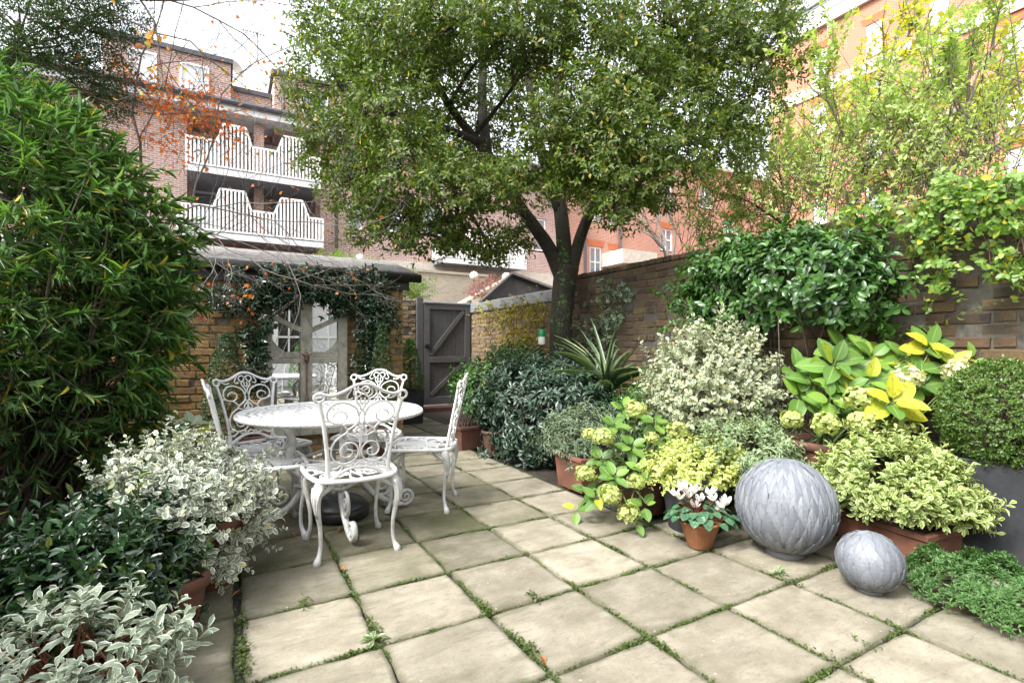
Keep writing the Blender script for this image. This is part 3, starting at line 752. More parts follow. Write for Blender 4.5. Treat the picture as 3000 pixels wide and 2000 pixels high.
for k in range(-3, 5):
    yc = ywin[0] + k * dyw
    if yc > YB - 1 or yc < -12: continue
    for r in range(4): hol.append((yc - wwid / 2, yc + wwid / 2, zbot - r * st - (.35 if r else 0), ztop - r * st - (.35 if r else 0)))
mb = MB(); holed_wall(mb, -14, YB + .05, -.1, zRoof, hol, lambda u, d, z: (XR + d, u, z)); mb.build('wall', M['fac_r'], red)
mlin = simple('gauged_brick', (.42, .13, .055), .9, .15, 5, bmp=.3)
for h in hol:
    windowX(red, h[0] + .01, h[1] - .01, h[2] + .01, h[3] - .01, XR + .11)
    q = MB(); q.add([(XR - .012, h[0] - .12, h[3]), (XR - .012, h[1] + .12, h[3]), (XR - .012, h[1] + .28, h[3] + .42), (XR - .012, h[0] - .28, h[3] + .42)], [(0, 3, 2, 1)]); q.build('lintel', mlin, red)
Yw = YB + .1; hol = []
for a, b, t, u in ((1728, 1763, 723, 812), (1787, 1805, 733, 798), (1935, 1970, 670, 735), (1930, 1968, 535, 607), (1786, 1806, 610, 660), (1828, 1842, 605, 655), (2050, 2085, 545, 610), (2120, 2150, 635, 690), (1728, 1763, 590, 650)):
    p = lambda x, y: atY(x, y, Yw)
    hol.append((p(a, t)[0], p(b, t)[0], p((a + b) / 2, u)[2], p((a + b) / 2, t)[2], b - a > 25))
mb = MB(); holed_wall(mb, XA1 + .02, XR - .01, -.1, zWing, [h[:4] for h in hol], lambda u, d, z: (u, Yw + d, z)); mb.build('wall', M['fac_r2'], red)
for h in hol:
    windowY(red, h[0] + .01, h[1] - .01, h[2] + .01, h[3] - .01, Yw + .1, 1 if h[4] else 0)
    q = MB(); q.add([(h[0] - .1, Yw - .012, h[3]), (h[1] + .1, Yw - .012, h[3]), (h[1] + .22, Yw - .012, h[3] + .34), (h[0] - .22, Yw - .012, h[3] + .34)], [(0, 1, 2, 3)]); q.build('lintel', mlin, red)
for px in (1714, 1817):
    x = atY(px, 700, YB)[0]; q = MB(); q.tube([(x, YB - .02, 1.5), (x, YB - .02, 12)], .07, 8); q.build('drainpipe', M['pipe'], red)
p0, p1 = atY(1825, 745, YB - 1.6), atY(1925, 735, YB - 1.6)
mb = MB(); mb.box(p0[0], p1[0], YB - 1.6, YB + .09, p0[2] - .42, p0[2] + .3); mb.box(p1[0] - .6, p1[0], YB - 1.5, YB + .08, 0, p0[2] - .421); mb.build('porch_canopy', M['stone'], red)

# yard wall, far garage, globes
yw = empty('yard_wall', (0, 0, 0), 0, 'weathered yard brick wall beyond the garden, below the apartment block', 'wall')
YY = 17.6; zt = atY(1150, 790, YY)[2]
mb = MB(); mb.box(-12, atY(1425, 800, YY)[0], YY, YY + .3, -.1, zt); mb.build('brickwork', M['fac_y'], yw)
mb = MB(); mb.box(-12, atY(1425, 800, YY)[0] + .05, YY - .05, YY + .35, zt, zt + .09); mb.build('coping', M['fac_y'], yw)
a, b = W(1345, 893, 14), W(1492, 815, 14)
mb = MB(); P = [a, b, [b[0], b[1], -.1], [a[0], a[1], -.1]]; P = [np.array(p, float) for p in P]; off = np.array([-.1, .25, 0])
mb.add([*P, *[p + off for p in P]], [(0, 1, 2, 3), (7, 6, 5, 4), (0, 4, 5, 1), (0, 3, 7, 4), (1, 5, 6, 2)]); mb.build('ramp_wall', M['fac_y'], yw)
gar = empty('garage', (0, 0, 0), 0, 'grey gabled garage roof showing above the lead capped wall', 'garage')
D = 11.0
pk, el, er = W(1502, 806, D), W(1412, 886, D - .2), W(1612, 846, D + .6)
bk = np.array([2.6, 4.0, 0])
mb = MB(); mb.add([el, pk, er, [er[0], er[1], 0], [el[0], el[1], 0]], [(4, 3, 2, 1, 0)]); mb.build('gable', M['gate2'], gar)
o3 = np.array([0, 0, .05]); f3 = np.array([-.12, -.18, 0])
for nm, e in (('roof_slope', el), ('roof_slope', er)):
    ee = e + (e - pk) * .06; mb = MB(); P = [pk + f3, ee + f3, ee + bk, pk + bk]; mb.add([*P, *[p + o3 for p in P]], [(0, 1, 2, 3), (7, 6, 5, 4), (0, 4, 5, 1), (1, 5, 6, 2), (2, 6, 7, 3), (3, 7, 4, 0)]); mb.build(nm, M['slate'], gar)
mb = MB()
for k in range(4):
    t = (k + .6) / 4.4; p = el + (er - el) * t; zz = el[2] + (pk[2] - el[2]) * min(1, t / .45) if t < .45 else pk[2] + (er[2] - pk[2]) * (t - .45) / .55
    mb.bar([p[0] - .02, p[1] - .03, 0], [p[0] - .02, p[1] - .03, zz - .06], .03, .02, (1, 0, 0))
mb.build('cover_strip', M['gate'], gar)
for (px, py, d, nm) in ((1055, 757, 17.2, 'white globe lamp over the yard wall beside the hedge'), (1389, 808, 17.0, 'white globe lamp showing just below the tree crown'), (1484, 812, 16.0, 'white globe lamp beside the garage roof peak')):
    p = W(px, py, d); e = empty('globe_lamp', p, 0, nm, 'lamp', 'globe lamps in the yard')
    q = MB(); r = .15; q.lathe([(r * sin(t), -r * cos(t)) for t in np.linspace(.02, pi - .02, 12)], 18); q.build('globe', M['globe'], e, True)
    q = MB(); q.tube([(0, 0, -.14), (0, 0, -p[2])], .035, 8); q.build('lamp_post', M['pipe'], e)
# ------------------------------------------------------------------ cast garden furniture
def sym(P): return [(-x, y) for x, y in P]
def back_map(u, v, o):
    """chair back: v is height above ground; leans back and bows a little"""
    t = (v - .43) / .5
    y = -.205 - .115 * t ** 1.15 + .35 * (u * u) * .9
    return (u, y - o * .98, v + o * .15)
def make_chair():
    root = empty('garden_chair')
    fr = MB()
    P = crom([(-.214, .9), (-.165, .884), (-.11, .898), (-.06, .925), (-.03, .938), (0, .941), (.03, .938), (.06, .925), (.11, .898), (.165, .884), (.214, .9)], 5)
    ribbon(fr, P, .0165, .016, back_map)
    bk = fr.build('backrest', M['white_iron'], root, True)
    for s in (1, -1):
        fr = MB(); P = crom([(s * .175, .432), (s * .158, .468), (s * .163, .56), (s * .176, .66), (s * .192, .76), (s * .208, .83), (s * .212, .858)], 5)
        w = np.interp(np.linspace(0, 1, len(P)), [0, .1, .25, .8, 1], [.048, .032, .02, .0185, .022]); ribbon(fr, P, w, .02, back_map); fr.build('stile', M['white_iron'], bk, True)
        fr = MB(); ring = [(s * .214 + .024 * cos(a), .876 + .022 * sin(a)) for a in np.linspace(0, 2 * pi, 14, endpoint=False)]
        ribbon(fr, ring, .013, .016, back_map, True); fr.build('ear', M['white_iron'], bk, True)
    fr = MB(); P = crom([(-.17, .442), (-.128, .446), (-.095, .468), (-.05, .486), (0, .492), (.05, .486), (.095, .468), (.128, .446), (.17, .442)], 5)
    ribbon(fr, P, np.interp(np.linspace(0, 1, len(P)), [0, .15, .3, .5, .7, .85, 1], [.03, .026, .018, .014, .018, .026, .03]), .014, back_map); fr.build('lower_rail', M['white_iron'], bk, True)
    sw = MB()
    strokes = [  # right half, mirrored
        ([(.016, .775), (.028, .81), (.055, .832), (.095, .846), (.14, .838), (.168, .808), (.172, .772), (.148, .745), (.108, .737), (.08, .754), (.078, .785), (.105, .8), (.135, .79), (.142, .772)], .013, .009),
        ([(.186, .752), (.166, .752), (.15, .745)], .013, .011),
        ([(.012, .765), (.018, .738), (.04, .716), (.066, .7), (.076, .682), (.1, .668), (.13, .64), (.146, .6), (.142, .56), (.12, .53), (.085, .517), (.05, .522), (.022, .54), (.008, .57), (.012, .6), (.03, .622), (.058, .63), (.086, .618), (.1, .592), (.094, .562), (.066, .55), (.042, .562), (.042, .586), (.064, .594)], .013, .009),
        ([(.108, .737), (.086, .72), (.07, .7)], .012, .011), ([(.0, .668), (.03, .664), (.055, .676), (.076, .682)], .012, .012),
        ([(.165, .61), (.15, .606), (.142, .598)], .014, .011), ([(.152, .49), (.12, .492), (.09, .512)], .013, .011),
        ([(.0, .52), (.02, .508), (.03, .492), (.05, .486)], .012, .01), ([(.085, .517), (.07, .5), (.05, .498), (.036, .508), (.05, .522)], .01, .009),
        ([(.0, .905), (.022, .918), (.044, .91), (.046, .888), (.026, .874), (.012, .886), (.008, .9)], .011, .011), ([(.03, .874), (.03, .85), (.014, .828), (.004, .805)], .011, .013),
        ([(.008, .87), (.012, .85), (.0, .835)], .012, .01), ([(.0, .806), (.012, .785), (.014, .75), (.0, .724)], .01, .01),
        ([(.0, .724), (.02, .706), (.03, .684), (.018, .672), (.004, .69)], .013, .01), ([(.0, .724), (.004, .66), (.0, .6), (.0, .54)], .013, .012),
        ([(.06, .915), (.08, .878), (.07, .862), (.05, .87)], .009, .008), ([(.178, .875), (.15, .862), (.12, .866)], .012, .01)]
    for P, w, w2 in strokes:
        for Q in (P, sym(P)):
            c = crom(Q, 4); ribbon(sw, c, np.linspace(w, w2, len(c)) * .82, .0095, back_map)
    sw.build('scrollwork', M['white_iron'], bk, True)
    # seat
    zs = .432
    fm = lambda u, v, o: (u, v, zs + o - .012 * (1 - min(1, (abs(u) / .2) ** 2)) * .6)
    out = crom([(-.19, -.205), (-.1, -.225), (0, -.23), (.1, -.225), (.19, -.205), (.225, -.1), (.238, .06), (.235, .17), (.2, .212), (.1, .225), (0, .228), (-.1, .225), (-.2, .212), (-.235, .17), (-.238, .06), (-.225, -.1)], 3, True)
    st = MB(); ribbon(st, out, .026, .024, fm, True); so = st.build('seat', M['white_iron'], root, True)
    sl = MB()
    for s in (1, -1):
        for k, a in enumerate((8, 24, 41, 60, 82)):           # fan of long petals from the front
            a = radians(a); L0, L1 = .05, (.31, .31, .29, .25, .21)[k]
            c0 = np.array([0, .215]); d = np.array([sin(a) * s, -cos(a)]); n = np.array([d[1], -d[0]]) * s
            P = [c0 + d * .02, c0 + d * L1 * .45 + n * .028, c0 + d * L1 * .85 + n * .03, c0 + d * L1, c0 + d * L1 * .8 - n * .004, c0 + d * L1 * .4 + n * .002]
            ribbon(sl, crom(P, 4), .009, .011, fm)
        sp_ = [(s * (.105 + r * cos(t)), -.09 + r * sin(t)) for t, r in zip(np.linspace(-.6, 8.4, 26), np.linspace(.075, .012, 26))]
        ribbon(sl, sp_, .011, .011, fm)
        ribbon(sl, crom([(0, -.225), (s * .03, -.15), (s * .02, -.07), (s * .06, -.01), (s * .13, .0), (s * .19, .05)], 4), .011, .011, fm)
        ribbon(sl, crom([(s * .225, -.05), (s * .17, .0), (s * .19, .09), (s * .225, .11)], 4), .01, .011, fm)
        ribbon(sl, crom([(s * .19, -.2), (s * .16, -.15), (s * .18, -.1)], 4), .01, .011, fm)
        for k, a in enumerate((16, 33, 50, 71)):
            a = radians(a); d = np.array([sin(a) * s, -cos(a)])
            ribbon(sl, [np.array([0, .215]) + d * .03, np.array([0, .215]) + d * (.2 - .012 * k)], .007, .01, fm)
    sl.build('seat_lattice', M['white_iron'], so, True)
    for sx in (1, -1):
        for sy in (1, -1):
            q = MB(); bx, by = sx * .195, sy * (.185 if sy > 0 else .19)
            ox = np.array([sx * .7, sy * .7, 0])
            zz = [.42, .395, .36, .315, .25, .17, .09, .045, .018, .0]
            of = [-.012, .004, .02, .024, .012, -.004, -.006, .006, .022, .024]
            rr = [.029, .03, .025, .019, .0138, .011, .0105, .0125, .02, .018]
            P = [np.array([bx, by, z]) + ox * o for z, o in zip(zz, of)]
            q.tube(crom(P, 3), np.interp(np.linspace(0, 9, 28), range(10), rr), 9)
            for k in (-1, 1):                                # knee bracket scroll
                t = np.array([sx * (1 if k > 0 else 0), sy * (1 if k < 0 else 0), 0.])
                P = [np.array([bx, by, .36]) + ox * .01, np.array([bx, by, .385]) - t * .04, np.array([bx, by, .415]) - t * .085]
                q.tube(crom(P, 4), np.linspace(.018, .009, 9), 6)
            for k in range(3):                               # cast leaf ridges down the knee
                b = np.array([-(sy) * (k - 1), sx * (k - 1), 0.]) * .014
                P = [np.array([bx, by, z]) + ox * (o + .026 - .004 * abs(k - 1)) + b * f for z, o, f in ((.4, -.004, 1.4), (.36, .016, 1.), (.31, .016, .6), (.25, .004, .2))]
                q.tube(crom(P, 3), np.linspace(.007, .003, 10), 5)
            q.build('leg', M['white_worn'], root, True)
    return root
CH = make_chair()
def face(dx, dy): return math.atan2(-dx, dy)                  # chair faces local +y
chairs = [((.617, 2.965), face(0, 1), 'white cast metal chair with its back to the viewer, nearest of the set'),
          ((1.235, 3.49), face(-.86, .51), 'white cast metal chair seen side-on, at the open side of the table facing the shrub'),
          ((.985, 4.05), face(-.50, -.86), 'white cast metal chair across the table, next to the mirror on the gate side'),
          ((.25, 4.03), face(.42, -.9), 'white cast metal chair across the table, in front of the dome topiary'),
          ((.20, 3.42), face(1, .02), 'white cast metal chair half hidden behind the white-edged bush, back seen edge-on')]
chairs[1] = (chairs[1][0], chairs[1][1], 'white cast metal chair seen side-on with its back towards the dark rosette shrub')
for k, (p, rz, lab) in enumerate(chairs):
    o = CH if k == 0 else copy_tree(CH)
    o.location = (p[0], p[1], 0); o.rotation_euler = (0, 0, rz)
    prop(o, lab, 'chair', 'white garden chairs round the table')

TX, TY, TZ, TR = .61, 3.45, .722, .565
tbl = empty('garden_table', (TX, TY, 0), radians(8), 'round white cast metal table with pierced top and scrolled feet', 'table')
mb = MB()
rings = [(.05, .1, 12), (.1, .15, 24), (.15, .2, 24), (.2, .25, 24), (.25, .3, 48), (.3, .345, 48), (.345, .39, 48), (.39, .435, 48), (.435, .48, 48), (.48, .525, 48)]
for ri, (ra, rb, n) in enumerate(rings):
    for k in range(n):
        tilt = radians(38) * (1 if (ri + k) % 2 else -1)
        def pol(s, t): 
            a = 2 * pi * (k + s + (.5 if False else 0)) / n; r = ra + (rb - ra) * t; return (r * cos(a), r * sin(a))
        O = [(0, 0), (.5, 0), (1, 0), (1, .5), (1, 1), (.5, 1), (0, 1), (0, .5)]
        Hh = []
        for s, t in O:
            x, y = (s - .5), (t - .5); l = math.hypot(x, y); x, y = x / l, y / l
            xe, ye = .43 * x, .24 * y
            Hh.append((.5 + xe * cos(tilt) - ye * sin(tilt), .5 + (xe * sin(tilt) + ye * cos(tilt)) * 1.0))
        P = []
        for z in (0, -.005):
            P += [(*pol(s, t), z) for s, t in O] + [(*pol(s, t), z - (.002 if z == 0 else 0)) for s, t in Hh]
        fs = []
        for i in range(8):
            j = (i + 1) % 8
            fs += [(i, j, 8 + j, 8 + i), (8 + i, 8 + j, 24 + j, 24 + i), (16 + j, 16 + i, 24 + i, 24 + j)]
        mb.add(P, fs)
mb.lathe([(.0, .002), (.05, .0)], 24)
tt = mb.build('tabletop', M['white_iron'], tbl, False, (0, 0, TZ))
tt.data.materials.append(simple('dark_hole_paint', (.17, .165, .15), .7, .3, 20))  # hole walls and underside coloured darker so the pierced pattern shows
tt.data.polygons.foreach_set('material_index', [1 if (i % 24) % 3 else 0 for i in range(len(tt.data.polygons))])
mb = MB(); mb.lathe([(.52, -.004), (.525, .003), (.56, .006), (TR, -.004), (TR + .004, -.014), (TR, -.026), (.56, -.032), (.54, -.03), (.53, -.01), (.52, -.009)], 72); mb.build('rim', M['white_iron'], tt, True)
mb = MB()
for k in range(108):
    a = 2 * pi * k / 108; da = .03
    mb.tube([((TR + .004) * cos(a), (TR + .004) * sin(a), -.006), ((TR + .008) * cos(a + da / 2), (TR + .008) * sin(a + da / 2), -.016), ((TR + .002) * cos(a + da), (TR + .002) * sin(a + da), -.027)], .006, 5)
mb.build('rope_edging', M['white_iron'], tt, True)
for k in range(4):
    a = k * pi / 2 + radians(-6); q = MB()
    fm = lambda u, v, o, a=a: (u * cos(a) - o * sin(a), u * sin(a) + o * cos(a), v)
    ribbon(q, crom([(.40, .69), (.33, .66), (.27, .60), (.25, .52), (.27, .45), (.25, .38), (.2, .30), (.2, .22), (.26, .14), (.33, .09), (.41, .045), (.48, .03)], 5), np.interp(np.linspace(0, 1, 56), [0, .3, .6, 1], [.04, .05, .042, .03]), .036, fm)
    ribbon(q, crom([(.27, .6), (.3, .5), (.36, .52), (.34, .57)], 5), .016, .014, fm); ribbon(q, crom([(.5, .7), (.44, .64), (.36, .66), (.3, .62)], 5), .02, .016, fm)
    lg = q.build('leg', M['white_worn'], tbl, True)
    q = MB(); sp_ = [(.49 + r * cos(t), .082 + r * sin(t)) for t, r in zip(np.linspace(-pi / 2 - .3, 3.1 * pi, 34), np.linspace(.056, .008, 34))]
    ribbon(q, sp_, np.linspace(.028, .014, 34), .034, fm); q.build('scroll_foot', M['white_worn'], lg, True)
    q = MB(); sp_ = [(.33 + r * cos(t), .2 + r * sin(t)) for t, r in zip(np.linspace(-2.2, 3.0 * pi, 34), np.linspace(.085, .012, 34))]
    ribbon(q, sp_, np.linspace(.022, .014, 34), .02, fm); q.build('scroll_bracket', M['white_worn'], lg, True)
for k in range(4):
    a, b = k * pi / 2 + radians(-6), (k + 1) * pi / 2 + radians(-6)
    for z in (.255, .42):
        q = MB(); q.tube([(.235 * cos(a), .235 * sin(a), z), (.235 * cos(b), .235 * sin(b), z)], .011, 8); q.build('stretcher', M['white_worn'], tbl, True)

q = MB(); q.lathe([(.155, .0), (.178, .008), (.184, .03), (.186, .062), (.178, .07), (.18, .075), (.172, .09), (.12, .128), (.06, .148), (.038, .15), (.032, .15), (.028, .1), (.028, .03)], 48)
prop(q.build('parasol_base', M['black_plastic'], None, True, (.665, 3.50, .0)), 'empty round black plastic parasol base on the slabs under the table', 'parasol base')
for k, (px, py, s) in enumerate(((892, 1332, 1.2), (938, 1330, .9), (985, 1322, 1.1), (915, 1338, .8))):
    q = MB(); r = .055 * s
    q.lathe([(r * sin(t) * (1 + .1 * sin(3 * t)), -r * .55 * cos(t)) for t in np.linspace(.02, pi - .02, 8)], 12, wob=lambda a, z: 1 + .16 * sin(2 * a + k) + .08 * sin(3 * a + k * 2))
    p = gp(px, py + 8); prop(q.build('stone', M['stonepeb'], None, True, (p[0], p[1], r * .5), (0, 0, k)), ('largest river stone of the loose row behind the table', 'pale middle river stone of the loose row behind the table', 'river stone nearest the gate in the row behind the table', 'smallest river stone lying in front of the loose row')[k], 'stone', 'loose river stones')

# ------------------------------------------------------------------ zinc artichoke balls
def zinc_ball(loc, R, rings, nmax, keep, label, hscale=1.0):
    root = empty('zinc_ball', (loc[0], loc[1], 0), 0, label, 'garden ball', 'zinc scale balls')
    fz = R * .16
    q = MB(); q.lathe([(R * .36, 0), (R * .40, .004), (R * .40, fz), (R * .36, fz + .02)], 40); q.build('foot_ring', M['zinc'], root, True)
    cz = fz * .45 + R * hscale
    q = MB(); q.lathe([(R * .972 * sin(t), cz - R * .972 * hscale * cos(t)) for t in np.linspace(.03, pi - .01, 24)], 40); q.build('core', M['pipe'], root, True)
    th = np.linspace(.05, pi * .93, rings); dt = th[1] - th[0]; cand = []
    for i, t0 in enumerate(th):
        n = max(5, int(round(nmax * max(sin(t0), .12)))); dphi = 2 * pi / n
        # a scale: broad at the lower end, pointed at the top, tip standing a little proud
        P = []; rows = 6
        for a in range(rows):
            f = a / (rows - 1); t = min(t0 + dt * 1.25 - f * dt * 2.3, pi - .02)
            t = max(t, .005)
            wd_ = dphi * .535 * min(1, (1 - f) / .52) + dphi * .012
            if sin(t) < sin(t0): wd_ *= min(2.2, sin(t0) / max(sin(t), .02))
            for b in (-1, 0, 1):
                rr = R * (1 - .01 + .027 * f) + (.004 if b == 0 else 0) * R / .25
                ph = wd_ * b
                P.append((rr * sin(t) * cos(ph), rr * sin(t) * sin(ph), cz + rr * hscale * cos(t)))
        fs = [(a * 3 + b, a * 3 + b + 1, a * 3 + b + 4, a * 3 + b + 3) for a in range(rows - 1) for b in range(2)]
        me = bpy.data.meshes.new('scale'); me.from_pydata(P, [], fs); me.materials.append(M['zinc']); at = me.attributes.new('edge', 'FLOAT', 'POINT'); at.data.foreach_set('value', [1. if (b != 1 or a == rows - 1) else 0. for a in range(rows) for b in range(3)])
        for k in range(n):
            az = (k + .5 * (i % 2)) * dphi + rs.normal(0, .012)
            wx, wy = cos(az), sin(az); vis = -(wx * loc[0] + wy * loc[1]) / math.hypot(loc[0], loc[1]) * sin(t0) + .35 * cos(t0)
            cand.append((vis, me, az, P, fs))
    cand.sort(key=lambda c: -c[0]); rest = MB()
    for n, (v, me, az, P, fs) in enumerate(cand):
        if n < keep: link('scale', me, root, (0, 0, 0), (rs.normal(0, .006), rs.normal(0, .006), az))
        else: rest.add([(x * cos(az) - y * sin(az), x * sin(az) + y * cos(az), z) for x, y, z in P], fs)
    if rest.n: prop(rest.build('scales', M['zinc'], root), kind='stuff')
    return root
zinc_ball((2.66, 1.66), .248, 15, 32, 290, 'large zinc ball covered in overlapping scales, on a round foot')
zinc_ball((2.595, 1.215), .135, 11, 16, 200, 'small zinc ball covered in overlapping scales, beside the terracotta trough', .97)

# ------------------------------------------------------------------ pots
def round_pot(name, loc, r0, r1, h, mat, label, cat='pot', rimh=.03, rimw=.012, flutes=0, n=40, group=None):
    e = empty(name, loc, 0, label, cat, group)
    wob = (lambda a, z: 1 + .022 * abs(sin(flutes * a / 2)) * (1 if z > .01 else 0)) if flutes else None
    q = MB(); hh = h - rimh
    q.lathe([(r0 * .3, .0), (r0, 0), (r0 + .003, .006), (r0 + (r1 - r0) * .5, hh * .5), (r0 + (r1 - r0) * .97, hh)], n if not flutes else flutes * 6, wob=wob); q.build('body', M[mat], e, True)
    q = MB(); q.lathe([(r1 - .004, hh - .004), (r1 + rimw, hh), (r1 + rimw + .003, h - .006), (r1 + rimw - .003, h), (r1 - .012, h), (r1 - .02, h - .05)], n); q.build('rim', M[mat], e, True)
    q = MB(); q.lathe([(.001, h - .035), (r1 * .5, h - .03), (r1 - .012, h - .038)], 20); q.build('soil', M['soil'], e)
    return e
def box_pot(name, loc, rz, a0, b0, a1, b1, h, mat, label, cat='planter', rim=.03, group=None):
    e = empty(name, loc, rz, label, cat, group)
    q = MB()
    P = [(-a0, -b0, 0), (a0, -b0, 0), (a0, b0, 0), (-a0, b0, 0), (-a1, -b1, h - rim), (a1, -b1, h - rim), (a1, b1, h - rim), (-a1, b1, h - rim)]
    q.add(P, [(0, 3, 2, 1), (0, 1, 5, 4), (1, 2, 6, 5), (2, 3, 7, 6), (3, 0, 4, 7)]); q.build('body', M[mat], e)
    q = MB(); t = .025; o = .012 if rim > .02 else .001
    q.box(-a1 - o, a1 + o, -b1 - o, -b1 + t, h - rim, h, .004); q.box(-a1 - o, a1 + o, b1 - t, b1 + o, h - rim, h, .004)
    q.box(-a1 - o, -a1 + t, -b1 + t + .001, b1 - t - .001, h - rim, h, .004); q.box(a1 - t, a1 + o, -b1 + t + .001, b1 - t - .001, h - rim, h, .004); q.build('rim', M[mat], e)
    q = MB(); q.box(-a1 + t, a1 - t, -b1 + t, b1 - t, h - .09, h - .045); q.build('soil', M['soil'], e)
    return e
round_pot('flower_pot', (2.34, 1.965, 0), .062, .108, .15, 'terracotta_b', 'small fluted terracotta pot holding the white cyclamen', rimh=.012, rimw=.004, flutes=28)
round_pot('planter', (2.56, 2.19, 0), .155, .205, .345, 'slate_pot', 'round slate grey planter under the yellow-green creeper', 'planter', rimh=.02, rimw=.002)
box_pot('planter', (3.13, 1.34, 0), radians(-8), .135, .215, .145, .23, .215, 'terracotta', 'rectangular terracotta trough below the cream-edged mound')
box_pot('planter', (3.50, .98, 0), radians(4), .14, .14, .2, .2, .56, 'slate_pot', 'tall tapered slate grey planter under the clipped box ball', rim=.01)
round_pot('flower_pot', (3.32, 1.78, 0), .17, .24, .55, 'terracotta_d', 'big dark terracotta pot hidden behind the large zinc ball', rimh=.05)
box_pot('planter', (2.55, 3.28, 0), 0, .16, .16, .18, .18, .27, 'terracotta', 'square terracotta planter at the edge of the bed beside the mophead flowers')
round_pot('flower_pot', (2.53, 2.62, 0), .15, .2, .28, 'terracotta_d', 'dark round terracotta pot half covered by mophead flowers')
box_pot('planter', (2.36, 5.22, 0), radians(6), .13, .13, .145, .145, .255, 'terracotta_d', 'square brown planter standing on the path near the gate', rim=.035)
round_pot('flower_pot', (2.47, 4.72, 0), .1, .135, .26, 'terracotta_d', 'round clay pot poking out beside the dark rosette shrub')
round_pot('flower_pot', (-.085, 2.83, 0), .12, .185, .33, 'terracotta', 'round terracotta pot below the white-edged bush by the chairs', rimh=.05)
round_pot('flower_pot', (-.2, 2.42, 0), .1, .13, .22, 'terracotta_d', 'mossy terracotta pot below the glossy dark green bush', rimh=.05)
round_pot('flower_pot', (-.36, 1.88, 0), .1, .16, .2, 'terracotta', 'terracotta pot almost buried under the silvery edged leaves')
round_pot('flower_pot', (-1.28, 5.05, 0), .22, .28, .25, 'terracotta_d', 'wide terracotta pot in the corner behind the narrow-leaved shrub')
box_pot('planter', (-.12, 5.42, 0), 0, .46, .14, .48, .155, .3, 'terracotta_d', 'long terracotta trough along the brick wall behind the chairs')
box_pot('planter', (2.42, 7.4, 0), 0, .15, .15, .16, .16, .5, 'slate_pot', 'square grey planter under the clipped cone beside the gate', rim=.01)
round_pot('flower_pot', (1.42, 5.35, 0), .13, .18, .3, 'terracotta_d', 'terracotta pot at the end of the brick wall under the slim topiary')
round_pot('flower_pot', (1.22, 5.05, 0), .09, .13, .22, 'terracotta_d', 'small clay pot on the slabs behind the table')
round_pot('flower_pot', (-.3, 4.2, 0), .12, .17, .3, 'terracotta_d', 'clay pot under the pale-leaved plant behind the chairs')
mgreen = simple('green_plastic', (.012, .16, .10), .4, .15, 10, bmp=.05)
q = MB(); q.lathe([(.12, 0), (.16, .02), (.17, .3), (.165, .4), (.13, .46), (.06, .49), (.001, .5)], 28)
prop(q.build('plastic_tub', mgreen, None, True, (-.42, 4.95, .0)), 'rounded green plastic tub behind the pale-leaved plant', 'tub')

# hanging wasp trap on the trunk
p = W(1587, 985, 6.1); e = empty('wasp_trap', p, 0, 'small hanging trap with green cap and white jar beside the tree trunk', 'wasp trap')
q = MB(); q.lathe([(.001, -.105), (.04, -.1), (.043, -.09), (.043, 0), (.04, .004)], 20); q.build('jar', simple('milky_plastic', (.6, .6, .56), .35, .06, 10, bmp=.03), e, True)
q = MB(); q.lathe([(.046, -.004), (.047, .03), (.045, .06), (.036, .075), (.034, .09), (.001, .095)], 20); q.build('cap', simple('green_cap', (.01, .2, .07), .4, .1, 10, bmp=.03), e, True)
q = MB(); q.lathe([(.044, .1), (.046, .105), (.046, .115), (.001, .122)], 20); q.tube([(0, 0, .11), (.0, .0, .42)], .002, 4); q.tube([(.03, 0, .08), (.03, 0, .104)], .003, 4); q.tube([(-.03, 0, .08), (-.03, 0, .104)], .003, 4); q.build('hanger', M['black_plastic'], e)
# ------------------------------------------------------------------ foliage tools
def nz_(v): return v / (np.linalg.norm(v, axis=-1, keepdims=True) + 1e-9)
def tpl(n=3, peak=.9, power=.85, fold=.25, curl=.25, wav=0.0, base=.03):
    t = np.linspace(0, 1, n + 1); w = np.maximum(np.sin(pi * np.clip(t, 0, 1) ** peak) ** power, 0)
    w = w / w.max(); w[0] = max(w[0], base); w[-1] = max(w[-1], .03)
    V = []; UV = []
    for i, (a, b) in enumerate(zip(t, w)):
        for s in (-1, 0, 1):
            V.append((a, s * b * .5, abs(s) * b * .5 * fold - curl * a * a + (wav * (1 if i % 2 else -1) * s * s)))
            UV.append((a, s))
    Q = [(i * 3 + b, i * 3 + b + 1, i * 3 + b + 4, i * 3 + b + 3) for i in range(n) for b in (0, 1)]
    return np.array(V), np.array(UV, float), np.array(Q)
T_FAR = tpl(2, .9, .8, .2, .15); T_OVAL = tpl(4, .9, .7, .25, .25); T_LANCE = tpl(3, .8, .9, .3, .2); T_OB = tpl(4, 1.5, .75, .22, .25)
T_ROUND = tpl(4, .95, .55, .18, .2); T_WAVY = tpl(5, .95, .6, .15, .2, .05); T_BIG = tpl(7, .82, .7, .22, .35, .012); T_NAR = tpl(3, .8, .9, .3, .07); T_STRAP = tpl(8, .35, .5, .35, .9)
